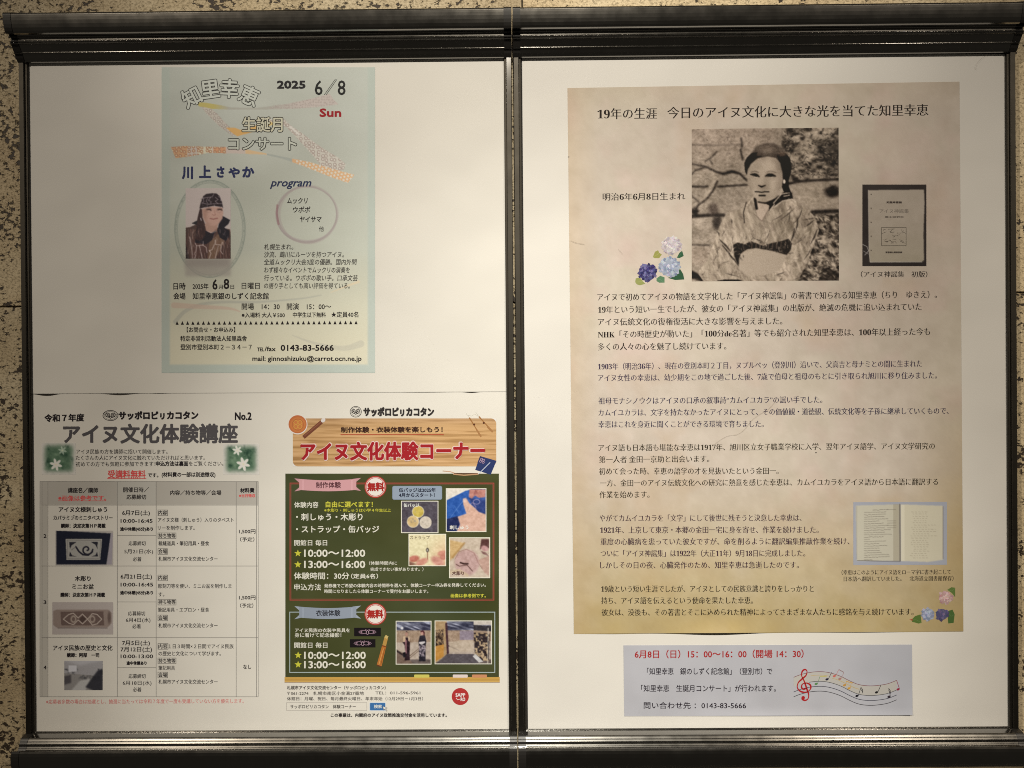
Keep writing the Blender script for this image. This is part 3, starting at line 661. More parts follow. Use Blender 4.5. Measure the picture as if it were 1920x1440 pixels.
for s_, x0_, x1_, y_, hh, bb in (("6月7日(土)", 229, 281, 961.5, 9, .4), ("10:00-16:45", 226, 286, 976.5, 8.5, .5), ("途中休憩(45分)あり", 225, 287, 992, 6.5, .8), ("応募締切", 241, 273, 1019, 8, .1), ("5月21日(水)", 233, 287, 1034, 8, .1), ("必着", 249, 265, 1048.5, 8, .1),
        ("6月21日(土)", 226, 285, 1081, 9, .4), ("10:00-16:45", 226, 287, 1096, 8.5, .5), ("途中休憩(45分)あり", 225, 287, 1111.5, 6.5, .8), ("応募締切", 240, 272, 1150.5, 8, .1), ("6月4日(水)", 236, 282, 1162.5, 8, .1), ("必着", 248, 264, 1174.5, 8, .1),
        ("7月5日(土)", 229, 281, 1205.5, 9, .4), ("7月12日(土)", 226, 285, 1217.5, 9, .4), ("10:00-13:00", 226, 287, 1230.5, 8.5, .5), ("途中休憩あり", 237, 275, 1243.5, 6.5, .8), ("応募締切", 241, 273, 1268, 8, .1), ("6月18日(水)", 230, 284, 1280.5, 8, .1), ("必着", 249, 265, 1293, 8, .1),
        ("アイヌ文様（刺しゅう）入りのタペスト", 296, 438, 975, 8, .1), ("リーを制作します。", 296, 365, 990, 8, .1), ("裁縫道具・筆記用具・昼食", 297, 392, 1019, 8, .2), ("彫刻刀等を使い、ミニお盆を制作しま", 296, 434, 1099, 8, .1), ("す。", 297, 308, 1114.5, 8, .1), ("筆記用具・エプロン・昼食", 296, 392, 1143.5, 8, .1),
        ("１日３時間×２日間でアイヌ民族", 316, 438, 1212, 8, .1), ("の歴史と文化について学びます。", 297, 414, 1225.5, 8, .1), ("筆記用具", 297, 328, 1252.5, 8, .1),
        ("1,500円", 448, 479, 996.5, 8, .4), ("（予定）", 450, 477, 1011.5, 7.5, .3), ("1,500円", 448, 479, 1120.5, 8, .4), ("（予定）", 450, 475, 1135.5, 7.5, .3), ("なし", 456, 471, 1250.5, 8, .4)):
    t.text(s_, x0_, x1_, y_, hh, K, bold=bb)
for y in (1048, 1173, 1278.5): t.text("札幌市アイヌ文化交流センター", 297, 408, y, 8, K, bold=.1)
for s_, x1_, y_ in (("内容", 313, 961.5), ("持ち物等", 329, 1004.5), ("会場", 313, 1034), ("内容", 313, 1083.5), ("持ち物等", 329, 1129), ("会場", 313, 1158.5), ("内容", 314, 1212), ("持ち物等", 329, 1239), ("会場", 313, 1265.5)):
    t.text(s_, 297, x1_, y_, 8, K, bold=.3); t.frame(295.8, y_ - 5.6, x1_ + 1.2, y_ + 5.6, .6, K)
t.text("※応募者多数の場合は抽選とし、抽選に当たっては令和７年度で一度も受講していない方を優先します。", 86, 457, 1316, 8, (172, 92, 82), yr=1314.5)
def flowerpatch(x0, y0, x1, y1, fl, seed):
    C = Canvas(x0, y0, x1, y1, .9, (176, 164, 145)); m = C.blurm(C.pmask([(x0 + 7, y0 + 6), (x1 - 7, y0 + 6), (x1 - 7, y1 - 7), (x0 + 7, y1 - 7)]), 4)
    n = C.noise(9, seed); C.mix(m * .95, (62, 82, 58)); C.mix(m * np.clip((n - .5) * 3, 0, 1), (96, 112, 84)); C.mix(m * np.clip((.42 - n) * 4, 0, 1), (34, 54, 38))
    for cx, cy, r, al in fl:
        for k in range(6):
            a = k * 60 + 15; C.ell(cx + r * .6 * math.cos(math.radians(a)), cy + r * .6 * math.sin(math.radians(a)), r * .55, r * .24, (206, 202, 176), al, .2, a)
        C.ell(cx, cy, r * .18, r * .18, (190, 184, 130), al)
    C.grain(8, seed); C.build("flower_print", crs, B - .00012, WB)
flowerpatch(78, 830, 142, 890, ((105, 871, 10, .9), (117, 845, 7, .45)), 3); flowerpatch(418, 832, 486, 890, ((456, 870, 11, .95), (445, 845, 8, .8)), 8)
C = Canvas(104, 995, 212, 1060, .95, (150, 138, 122)); k = 6.855; Z = lambda *p: [(100 + a / k, 980 + b / k) for a, b in p]
C.poly(Z((40, 105), (740, 140), (680, 535), (40, 535)), (24, 25, 33), 1, .5); C.poly(Z((735, 140), (760, 140), (750, 535), (685, 535)), (132, 120, 116))
C.poly(Z((160, 210), (625, 212), (600, 475), (172, 478)), (134, 126, 112)); C.line(Z((180, 225), (610, 228), (588, 462), (188, 462), (180, 225)), .7, (90, 82, 74))
for P_ in (((205, 250), (300, 250), (240, 290), (215, 340)), ((570, 245), (480, 250), (540, 285), (565, 340)), ((205, 435), (215, 370), (245, 420), (310, 435)), ((575, 435), (560, 375), (540, 415), (480, 435))): C.poly(Z(*P_), (34, 32, 36))
C.line([(100 + (430 + r_ * math.cos(a)) / k, 980 + (345 + r_ * math.sin(a)) / k) for a, r_ in ((q * .35, 75 - q * 3.0) for q in range(22))], 3.0, (30, 28, 34))
C.line(Z((290, 310), (330, 370), (380, 410), (450, 415), (500, 375)), 3.2, (30, 28, 34)); C.line(Z((290, 310), (265, 330), (235, 350)), 1.2, (96, 88, 80)); C.grain(10, 4)
C.build("photo_print", crs, B - .00012, WB, label="photo of a dark blue cloth with white spiral applique")
C = Canvas(98, 1129, 212, 1189.5, .95, (146, 132, 118)); Z = lambda *p: [(100 + a / k, 980 + b / k) for a, b in p]
C.poly(Z((0, 1140), (40, 1120), (700, 1120), (745, 1160), (745, 1290), (700, 1340), (40, 1345), (0, 1310)), (118, 100, 86), 1, .6); C.poly(Z((95, 1145), (640, 1140), (650, 1320), (105, 1320)), (86, 68, 58))
C.line(Z((130, 1240), (200, 1180), (260, 1165), (320, 1225), (375, 1175), (440, 1240), (500, 1170), (560, 1180), (620, 1240), (560, 1300), (500, 1315), (440, 1240), (375, 1300), (320, 1250), (260, 1310), (200, 1290), (130, 1240)), 1.6, (154, 136, 118))
for cx in (260, 500): C.ell(*Z((cx, 1240))[0], 5.5, 7, (140, 122, 104), .9, .2); C.ell(*Z((cx, 1240))[0], 3, 4, (84, 66, 56), .9, .2)
C.poly(Z((375, 1200), (420, 1240), (375, 1285), (335, 1240)), (66, 50, 42)); C.line(Z((60, 1352), (690, 1352)), 1.4, (66, 52, 44), .8); C.ell(*Z((715, 1220))[0], 3, 11, (70, 54, 46), .7, .4); C.grain(12, 9)
C.build("photo_print", crs, B - .00012, WB, label="photo of a carved wooden tray")
C = Canvas(120.5, 1239, 192.5, 1294, .95, (128, 120, 112)); n = C.noise(8, 4)
C.poly([(120, 1262), (192, 1268), (192, 1294), (120, 1294)], (112, 104, 94)); C.mix(np.clip((n - .5) * 3, 0, 1) * ((C.Y > 1254) & (C.Y < 1276)) * .9, (40, 38, 38)); C.poly([(129, 1248), (144, 1248), (144, 1259), (129, 1260)], (162, 154, 146)); C.poly([(120, 1239), (192, 1239), (150, 1248)], (150, 142, 134), .8, 2)
C.poly([(134, 1294), (150, 1276), (170, 1272), (160, 1294)], (146, 138, 126), .9, 1); C.poly([(160, 1288), (182, 1258), (192, 1254), (192, 1294), (175, 1294)], (34, 32, 34), .9, 1); C.poly([(120, 1268), (134, 1265), (134, 1280), (120, 1284)], (58, 52, 50), .9, 1); C.grain(10, 6)
C.build("photo_print", crs, B - .00012, WB, label="photo of a lecture room with people at desks")

# ================================================================== ACTIVITY FLYER (right half of the lower sheet)
WC = (234, 224, 202); K = (50, 44, 40); CR = (232, 224, 196); YE = (214, 206, 70)
act = Ink("chalkboard_flyer", lower, B, WC, "green chalkboard and wooden title board flyer printed on the right half of the sheet")
# chalkboard with cloudy dust
C = Canvas(535, 888, 935.5, 1271, .35, (73, 75, 40)); n = C.noise(70, 5, 1.6); C.a += ((n - .5) * 26)[..., None]; n = C.noise(220, 6); C.mix(np.clip((n - .5) * 2, 0, 1) * .5, (92, 84, 48)); C.mix(np.clip((.5 - n) * 2, 0, 1) * .4, (54, 66, 48))
C.mix(np.clip((C.Y - 1240) / 31, 0, 1) * .5, (70, 70, 42)); C.build("chalkboard", act, B - .00003, WC)
C = Canvas(549, 784.5, 930.5, 874.5, .8, (206, 160, 104)); st = C.noise(2.6, 12, 26, 3); st2 = C.noise(14, 13, 12, 2)
C.a += ((st - .5) * 62)[..., None]; C.mix(np.clip((st2 - .45) * 2.2, 0, 1) * .5, (222, 176, 112)); C.mix(np.clip((.48 - st) * 5, 0, 1) * .45, (150, 108, 62)); C.mix(np.clip(1 - (C.Y - 785) / 24, 0, 1) * .35, (186, 150, 112))
C.build("wood_board", act, B - .00003, WC)
i = act; i.base = B - .00006
for cx, cy, sx, sy in ((549, 784.5, 1, 1), (930.5, 784.5, -1, 1), (549, 874.5, 1, -1), (930.5, 874.5, -1, -1)):   # rounded corners: paper outside the board
    r = 10; P = [(cx, cy)] + [(cx + sx * (r - r * math.sin(a * math.pi / 16)), cy + sy * (r - r * math.cos(a * math.pi / 16))) for a in range(9)]
    i.poly(P, (236, 226, 206))
i.ell(558, 796, 18.5, 18.5, (236, 222, 200)); i.ell(558, 795.5, 17, 17, (196, 112, 62)); i.ell(558.5, 796.5, 14.5, 14, (206, 124, 66))
for a in range(4):
    q = math.radians(45 + 90 * a); i.ring(558.5 + 5.5 * math.cos(q), 796 + 5.5 * math.sin(q), 3.6, 3.6, 1.2, (216, 158, 72), 16)
i.ring(558.5, 796, 10.5, 10.5, .8, (176, 104, 56))
i.line([(569, 820), (603, 791)], 7, (122, 70, 48)); i.line([(571, 817), (602, 791)], 1.6, (146, 92, 64)); i.ell(606, 788, 4.5, 3.6, (226, 214, 196), rot=-40)
for (xa, ya), (xb, yb), bead in (((880, 783), (902, 819), (889, 796)), ((898, 781), (924, 810), (907, 793))):
    mx_, my_ = (xa + xb) / 2, (ya + yb) / 2
    i.line([(xa, ya), (mx_, my_), (xb, yb)], 2.6, (164, 112, 60), taper=[1, .7, 1.3]); i.line([(xa, ya), (xa - 6, ya - 8)], .7, (206, 196, 170)); i.ell(bead[0], bead[1], 2, 2, (92, 52, 30), 14); i.line([(mx_ + 3, my_ + 5), (xb, yb)], 3.2, (172, 122, 72))
i.line([(876, 778), (884, 780), (890, 776), (898, 781)], .7, (214, 204, 176))
i.poly([(900, 855), (931, 864), (920, 890), (891, 881)], (46, 58, 98)); i.poly([(900, 855), (912, 858.5), (907, 870), (895, 868)], (54, 56, 92))
for q in ((903, 861), (907, 863), (901, 865), (906, 867)): i.ring(q[0], q[1], 2, 1.8, .8, (196, 160, 170), 12)
i.line([(897, 889), (919, 867)], 1.3, (206, 208, 210))
i.line([(830, 883), (845, 884.5), (852, 887)], 1.6, (204, 160, 122)); i.line([(850, 889), (870, 891), (897, 889)], 2.2, (196, 150, 106)); i.line([(851, 887.3), (896, 887.5)], 1.0, (112, 62, 44))
def rframe(x0, y0, x1, y1, w, col): i.frame(x0, y0, x1, y1, w, col)
rframe(543, 905, 926.8, 1126, 1.7, (168, 72, 60)); rframe(545.6, 907.6, 924.2, 1123.4, .6, (150, 84, 66)); rframe(542.5, 1147, 928.5, 1261.5, 1.5, (176, 186, 176))
def banner(y, hh, col, dark):
    i.poly([(552, y), (568, y + 1.5), (568, y + 21), (552, y + 24.5), (566, y + 12.5)], dark); i.poly([(677, y - 1), (661, y + 1), (661, y + 21), (677, y + 23.5), (662, y + 11)], dark)
    top = [(561 + 107 * q / 12, y + 1 + 2.6 * math.sin(math.pi * q / 12)) for q in range(13)]; bot = [(x_, y_ + 20.5) for x_, y_ in reversed(top)]
    i.poly(top + bot, col)
    for x in (567.5, 569, 659, 660.5): i.line([(x, y + 3), (x, y + 22)], .5, tuple(min(255, c_ + 25) for c_ in col))
banner(897, 24, (214, 158, 152), (204, 150, 146)); banner(1136.5, 24, (150, 156, 160), (162, 168, 170))
for cy in (913, 1151.5):
    i.ell(704, cy, 20.5, 20.5, (184, 58, 46)); i.ell(704, cy, 18.6, 18.6, (232, 196, 178)); i.ell(704, cy, 17.6, 17.6, (190, 66, 54)); i.ell(704, cy, 16.6, 16.6, (240, 228, 206))
i.rrect(735.5, 911, 829, 937, 3.5, (134, 146, 154)); i.rrect(736.3, 911.8, 828.2, 936.2, 3.2, (152, 162, 168))
i.rect(533.5, 1269.5, 937, 1274.6, (206, 160, 76)); i.rect(533.5, 1274.6, 937, 1275.6, (148, 96, 42)); i.rect(533.5, 1275.6, 937, 1279, (214, 170, 88)); i.rect(533.5, 1279, 937, 1279.8, (140, 96, 48))
for xa, xb, col in ((776.5, 805, (208, 196, 92)), (849, 877, (230, 210, 190)), (885, 913, (208, 142, 96))): i.rrect(xa, 1264.8, xb, 1270.6, 1.5, col)
def slashband(x0, y0, x1, y1, seed):
    i.rect(x0, y0, x1, y1, (26, 20, 22)); cx, cy = (x0 + x1) / 2, (y0 + y1) / 2
    for sg in (-1, 1):
        i.ring(cx + sg * 6.5, cy, 4.4, 3.2, .8, (176, 140, 146), 18); i.ring(cx + sg * 13.5, cy, 2.9, 2.6, .8, (176, 140, 146), 4); i.line([(cx + sg * 2, cy), (cx + sg * 4, cy - 5), (cx, cy - 3)], .8, (176, 140, 146))
        i.line([(cx + sg * 10, cy - 4), (cx + sg * 13, cy), (cx + sg * 10, cy + 4)], .8, (176, 140, 146))
    i.ring(cx, cy + 1, 2.2, 3.6, .8, (190, 156, 160), 16)
slashband(664, 1177, 714, 1193, 1); slashband(656, 1198.5, 704, 1214, 2)
i.line([(724, 1196), (720, 1212)], 7, (186, 142, 70)); i.line([(720, 1212), (711, 1248)], 9.6, (184, 112, 48), taper=[.8, 1]); i.line([(716.5, 1210.5), (724.5, 1213)], 2.2, (132, 66, 34)); i.line([(726, 1192), (723, 1196.5)], 6, (206, 176, 104)); i.line([(719, 1216), (710.5, 1246)], 1.2, (216, 156, 84)); i.line([(706, 1247), (714.5, 1250)], 2.4, (96, 60, 36)); i.line([(721.5, 1216), (714, 1246)], .8, (132, 72, 34))
for x, y in ((558.5, 1037.5), (558.5, 1058.5), (559, 1228.5), (559, 1246)): i.star(x, y, 7, (206, 200, 62))
i.ell(863, 1306, 16, 16, (182, 54, 50)); i.line([(855, 1308.5), (858, 1312), (862, 1311)], 1.3, (236, 216, 196))
i.frame(537, 1317, 688, 1332.5, .6, (176, 166, 148)); i.rrect(692.5, 1316.8, 723.5, 1333, 2, (214, 216, 210)); i.rrect(693.8, 1318, 722.3, 1331.8, 1.4, (62, 112, 158)); 
i.poly([(717, 1323.5), (727, 1327.5), (723.5, 1328.8), (726.5, 1333), (724.6, 1334), (721.8, 1329.8), (719.5, 1332.5)], (110, 104, 96)); i.poly([(718.2, 1324.8), (725, 1327.4), (722.4, 1328.3), (725.4, 1332.6), (724.8, 1332.9), (721.8, 1328.8), (719.8, 1330.6)], (236, 230, 216))
owl(i, 667, 772, 10.5, 10, K)
tb = B - .00045
h_ = Ink("headline", act, tb, WC)
h_.text("サッポロピㇼカコタン", 681, 814, 772.5, 15, K, bold=2.0); h_.text("制作体験・衣装体験を楽しもう！", 639, 830, 806, 10, (64, 36, 28), yr=805.5, bold=.8); h_.rect(638.5, 814.2, 832, 815.6, (176, 70, 44))
h_.text("アイヌ文化体験コーナー", 563, 910, 847.5, 32, (236, 206, 186), yr=845.5, bold=5.4)
h2 = Ink("headline", act, tb - .00008, WC); h2.text("アイヌ文化体験コーナー", 563, 910, 847.5, 31, (168, 34, 38), yr=845.5, bold=3.0)
t = Ink("body_text", act, tb, WC)
t.text("制作体験", 592.5, 639, 909.5, 11, (90, 46, 50), bold=.3); t.text("衣装体験", 592.5, 638, 1149.5, 11, (48, 48, 52), bold=.3)
t.text("無料", 688.5, 720.5, 913, 14.5, (172, 42, 34), bold=1.7); t.text("無料", 688, 719, 1151.5, 14.5, (172, 42, 34), bold=1.7)
t.text("缶バッジは2025年", 748, 817, 919, 7.4, (34, 36, 52), bold=.4); t.text("4月からスタート！", 748, 815, 928.3, 7.4, (34, 36, 52), bold=.4)
t.text("体験内容", 551.5, 597, 946.8, 10.5, CR, bold=.4); t.text("自由に選べます！", 610.5, 699, 946, 10.5, YE, bold=.6); t.text("※木彫り・刺しゅうは小学４年生以上", 608, 733, 956.8, 6, YE, bold=.2)
t.text("・刺しゅう・木彫り", 555, 680, 969.5, 12.5, CR, bold=.7); t.text("・ストラップ・缶バッジ", 555, 711, 992.5, 12.5, CR, bold=.7)
t.text("開館日 毎日", 551.5, 613.5, 1018, 10, CR, bold=.4); t.text("開館日 毎日", 551.5, 614, 1210, 10, CR, bold=.4)
for s_, x1_, y_ in (("10:00～12:00", 685, 1037), ("13:00～16:00", 685, 1058), ("10:00～12:00", 686, 1228.5), ("13:00～16:00", 686, 1246)): t.text(s_, 570, x1_, y_, 13.5, CR, bold=1.1, latin=True)
t.text("（体験時間内に", 692, 744.5, 1056, 6.6, CR, bold=.2); t.text("完成できない事があります。）", 694.5, 794, 1067.5, 6.6, CR, bold=.2)
t.text("体験時間：30分", 551, 655, 1080, 12, CR, bold=.6); t.text("（定員6名）", 658, 709, 1080.5, 8.5, CR, bold=.4); t.text("申込方法", 551.5, 602, 1101, 11.5, CR, bold=.4)
t.text("発券機でご希望の体験内容の時間帯を選んで、体験コーナー申込券を発券してください。", 608, 911, 1098.5, 6.8, CR, yr=1097, bold=.25); t.text("時間になりましたら体験コーナーで受付をお願いします。", 608, 803, 1108.8, 6.8, CR, bold=.25); t.text("画像は参考例です。", 845, 911, 1117, 6.8, YE, bold=.3)
t.text("アイヌ民族の衣装や民具を", 553, 656, 1182, 7.2, CR, bold=.3); t.text("身に着けて記念撮影！", 552.5, 640, 1191, 7.6, CR, bold=.3)
G2 = (92, 84, 74)
t.text("札幌市アイヌ文化交流センター（サッポロピㇼカコタン）", 538, 723, 1289.5, 6.8, (70, 62, 54), bold=.15); t.text("〒061-2274　札幌市南区小金湯27番地", 538, 682, 1300, 6.6, G2); t.text("TEL：011-596-5961", 704, 788, 1299, 6.6, G2)
t.text("休館日：月曜、祝日、毎月最終火曜日、年末年始（12月29日－1月3日）", 538, 793, 1310, 6.6, G2); t.text("サッポロピリカコタン　体験コーナー", 544, 667, 1325, 6.8, (80, 72, 64), bold=.1); t.text("検索", 701, 716, 1324.8, 6.4, (226, 226, 216), bold=.4)
t.text("この事業は、内閣府のアイヌ政策推進交付金を活用しています。", 620, 838, 1341, 6.8, (60, 52, 46), yr=1341, bold=.5); t.text("SAPP", 854, 872.5, 1303, 6.6, (240, 222, 206), bold=.8, latin=True); t.text("RO", 863.5, 872.5, 1311, 6.6, (240, 222, 206), bold=.8, latin=True)
pb = B - .00045
def framed(x0, y0, x1, y1, bg, paint, lab, border=1.9):
    C = Canvas(x0, y0, x1, y1, 1.1, bg); paint(C); n_ = C.noise(3.5, int(y0), 1.2, 3); C.a += ((n_ - .5) * 44)[..., None]; C.soften(.35); C.grain(14, int(x0))
    C.mix(1 - ((C.X > x0 + border) & (C.X < x1 - border) & (C.Y > y0 + border) & (C.Y < y1 - border)).astype(float), (238, 230, 200))
    C.build("photo_print", act, pb, WC, label=lab)
k3 = 6.855; Q = lambda *p: [(730 + a / k3, 890 + b / k3) for a, b in p]
def p_badge(C):
    C.a += ((C.noise(4, 2) - .5) * 24)[..., None]
    for c_, col in (((370, 478), (206, 180, 84)), ((305, 603), (216, 184, 124)), ((465, 613), (214, 198, 172))):
        x, y = Q(c_)[0]; C.ell(x, y, 11.2, 11.2, (238, 226, 196)); C.ell(x, y, 10.2, 10.2, col); n = C.noise(3, int(x)); C.mix(((np.hypot(C.X - x, C.Y - y) < 6.5) * np.clip((n - .5) * 4, 0, 1)) * .7, (150, 140, 120))
framed(752, 939, 822, 999.5, (88, 80, 84), p_badge, "photo of three round pin badges")
def p_sew(C):
    C.poly(Q((740, 180), (1060, 180), (980, 220), (740, 330)), (232, 220, 196)); C.poly(Q((740, 330), (980, 210), (1060, 190), (1060, 480), (960, 540), (740, 560)), (48, 92, 162)); C.poly(Q((740, 570), (880, 530), (910, 620), (860, 740), (740, 740)), (38, 46, 84))
    C.poly(Q((1020, 300), (1240, 330), (1240, 520), (1150, 480), (1060, 400)), (52, 68, 120)); C.poly(Q((945, 310), (985, 300), (1030, 370), (1100, 430), (1150, 480), (1240, 510), (1240, 740), (860, 740), (910, 640), (880, 540), (990, 500), (950, 380)), (220, 176, 148), 1, .6)
    C.poly(Q((1030, 190), (1240, 190), (1230, 290), (1150, 300), (1100, 270), (1060, 310), (1020, 290)), (196, 134, 116), 1, .5); C.poly(Q((1100, 190), (1140, 240), (1080, 270)), (150, 88, 80), .7, .6)
    C.line(Q((780, 560), (900, 400), (990, 290)), .6, (120, 156, 206)); C.line(Q((840, 400), (900, 500)), .5, (110, 150, 200)); C.line([(Q((1120, 350))[0][0] + 6 * math.cos(a), Q((1120, 350))[0][1] + 4.4 * math.sin(a)) for a in np.linspace(0, 6.3, 20)], .8, (206, 184, 200)); C.line(Q((1040, 380), (1070, 360), (1110, 410), (1110, 440)), .7, (206, 170, 180))
    C.line(Q((1000, 300), (1020, 420), (1000, 470)), .7, (180, 130, 110), .6); C.ell(*Q((970, 335))[0], 3.2, 4, (232, 196, 172), .8, .4)
framed(836, 915.5, 912, 997.5, (60, 90, 150), p_sew, "photo of a hand sewing blue cloth")
def p_strap(C):
    C.mix(np.clip((C.X - 800) / 36, 0, 1) * np.clip((C.Y - 1000) / 40, 0, 1), (228, 184, 140))
    n = C.noise(9, 4)
    for c_, rx, ry, col, rot in (((320, 1080), 10, 6, (196, 118, 96), -10), ((420, 1120), 12, 6, (214, 150, 124), -25), ((620, 1110), 13, 8, (216, 156, 132), 30), ((680, 1010), 9, 5, (206, 138, 112), -10), ((690, 1060), 6, 5, (200, 130, 108), 0)): C.ell(*Q(c_)[0], rx, ry, col, 1, .25, rot)
    C.poly(Q((255, 1110), (360, 1150), (255, 1170)), (110, 60, 50), .8, .8); C.line(Q((487, 850), (487, 940)), .6, (170, 150, 110)); C.ell(*Q((490, 970))[0], 2.8, 4.4, (92, 84, 70)); C.ell(*Q((488, 968))[0], 1.3, 2.2, (190, 180, 160)); C.line(Q((490, 1000), (490, 1085)), 1.0, (126, 60, 44))
    C.mix(np.clip((n - .55) * 3, 0, 1) * (C.Y > 1044) * .3, (150, 80, 66))
framed(766, 1001, 836.5, 1061.5, (232, 218, 168), p_strap, "photo of fingers threading a strap")
def p_carve(C):
    C.poly(Q((780, 840), (960, 880), (800, 1090), (780, 1100)), (206, 170, 112), 1, 1); C.poly(Q((960, 870), (980, 880), (820, 1080), (800, 1060)), (176, 134, 76), .8, .5)
    C.ell(*Q((1000, 1130))[0], 23, 24, (196, 160, 146), 1, .1); C.line(Q((850, 1080), (900, 990), (990, 960), (1090, 1010), (1140, 1130), (1200, 1220)), 1.2, (150, 104, 92), .7); C.poly(Q((1140, 1100), (1280, 1040), (1280, 1300), (1220, 1260)), (196, 158, 136), 1, .6)
    C.poly(Q((1180, 830), (1280, 830), (1280, 950), (1200, 930), (1160, 970)), (96, 62, 56), 1, .5); C.ell(*Q((1225, 950))[0], 7, 5, (196, 150, 140), 1, .2, 20); C.poly(Q((1170, 980), (1240, 1000), (1280, 1050), (1200, 1020)), (120, 80, 74), .8, .5)
    C.line(Q((915, 1130), (960, 1145), (1010, 1145)), 3, (70, 46, 40)); C.line(Q((860, 1150), (900, 1175), (1000, 1160), (1070, 1240)), 1.2, (90, 60, 52)); C.line(Q((800, 1250), (900, 1230), (1000, 1290)), 6, (204, 180, 140), .7)
framed(842, 1007.5, 919, 1084, (206, 186, 158), p_carve, "photo of hands carving wood")
def cap(*a, **k): Ink("caption", act, pb - .0001, WC).text(*a, **k)
cap("缶バッジ", 757, 786, 947.5, 6.6, (232, 228, 216), bold=.5); cap("刺しゅう", 843, 878.5, 989, 7, (236, 230, 220), bold=.6); cap("ストラップ", 768.5, 806, 1008, 6.6, (96, 76, 56), bold=.1); cap("木彫り", 847.5, 870, 1075, 7.2, (84, 40, 34), bold=.4)
k4 = 6.4; Q4 = lambda *p: [(640 + a / k4, 1150 + b / k4) for a, b in p]
def p_room(C, wide):
    C.mix((C.Y < 1184) * 1.0, (96, 96, 108)); st = C.noise(2.4, 7, 7, 2, rot=12 if wide else 20); C.mix((C.Y < 1183) * np.clip((st - .5) * 5, 0, 1), (170, 170, 178)); C.mix((C.Y < 1182) * np.clip((.45 - st) * 5, 0, 1) * .8, (44, 44, 60))
    vs = C.noise(2.2, 9, .12, 2); C.mix(((C.Y > 1182) & (C.Y < 1206)) * .9, (176, 150, 122)); C.mix(((C.Y > 1182) & (C.Y < 1206)) * np.clip((vs - .5) * 6, 0, 1) * .5, (116, 90, 70))
    C.mix(C.pmask([(660, 1206), (930, 1202), (930, 1236), (660, 1236)]), (186, 168, 146)); C.mix((C.Y > 1236) * .8, (96, 84, 78))
def p_two(C):
    p_room(C, False); C.poly([(742, 1216), (765, 1230), (775, 1246), (742, 1246)], (120, 98, 82)); C.line([(742, 1219), (762, 1232)], 3, (54, 42, 40)); C.line([(768, 1230), (785, 1216)], .9, (90, 66, 50)); C.line([(768, 1234), (790, 1216)], .8, (90, 66, 50)); C.ell(754, 1178, 2.5, 2.5, (220, 216, 210))
    C.poly(Q4((750, 290), (820, 290), (825, 370), (820, 500), (825, 560), (760, 565), (770, 470), (760, 380), (735, 350)), (46, 30, 34)); C.poly(Q4((745, 280), (770, 270), (775, 340), (740, 345)), (206, 176, 140)); C.poly(Q4((800, 275), (822, 280), (822, 345), (805, 330)), (206, 176, 140)); C.poly(Q4((765, 320), (785, 320), (785, 480), (770, 480)), (170, 120, 120), .8)
    C.ell(*Q4((783, 250))[0], 2.9, 3.9, (176, 134, 112)); C.poly(Q4((762, 240), (783, 212), (806, 240), (800, 228), (770, 228)), (36, 28, 28)); C.poly(Q4((740, 470), (770, 460), (775, 520), (745, 530)), (30, 26, 30))
    C.poly(Q4((940, 270), (1000, 262), (1018, 330), (1010, 400), (1008, 575), (932, 575), (930, 400), (925, 340)), (40, 36, 42)); n = C.noise(1.8, 3); m = C.pmask(Q4((930, 380), (1010, 380), (1008, 515), (932, 515))); C.mix(m * (n > .52), (166, 150, 150))
    C.ell(*Q4((968, 236))[0], 3, 3.9, (196, 150, 130)); C.line(Q4((955, 222), (978, 212), (992, 235), (990, 262)), 2.2, (84, 40, 44)); C.poly(Q4((930, 345), (1000, 335), (1005, 350), (965, 378), (935, 365)), (216, 206, 196))
framed(742, 1164, 809, 1246, (160, 140, 120), p_two, "photo of two people in dark robes in an exhibition room")
def p_hall(C):
    p_room(C, True); C.poly([(815, 1164), (838, 1164), (838, 1228), (815, 1244)], (176, 146, 104)); C.mix(C.pmask([(815, 1182), (832, 1180), (832, 1214), (815, 1214)]) * (C.noise(3, 5, .3) > .45), (50, 36, 32)); C.poly([(815, 1212), (833, 1208), (832, 1230), (815, 1241)], (196, 140, 66)); C.line([(837, 1170), (840, 1224)], 4, (70, 44, 48))
    C.poly([(818, 1245), (838, 1226), (888, 1226), (898, 1245)], (92, 84, 84)); C.line([(842, 1211), (860, 1219)], 2.4, (56, 44, 42)); C.poly([(842, 1204), (886, 1198), (888, 1222), (844, 1222)], (196, 176, 148), .8)
    C.poly([(888, 1164), (922, 1164), (922, 1172), (888, 1172)], (202, 190, 170)); C.poly([(888, 1172), (922, 1174), (922, 1184), (888, 1182)], (60, 56, 58)); n = C.noise(3.2, 6); m = C.pmask([(888, 1186), (918, 1188), (916, 1240), (904, 1238), (890, 1224)]); C.mix(m, (52, 42, 42)); C.mix(m * np.clip((n - .5) * 8, 0, 1) * .95, (200, 172, 130)); C.line([(915, 1178), (914, 1245)], 1.2, (216, 206, 180)); C.poly([(886, 1230), (892, 1226), (906, 1240), (898, 1242)], (206, 200, 188))
    C.mix(((C.X > 862) & (C.X < 888) & (C.Y > 1183) & (C.Y < 1200)) * .4, (120, 120, 170))
framed(815, 1163.5, 922.5, 1245.5, (160, 140, 120), p_hall, "photo of an empty exhibition hall with hanging robes")

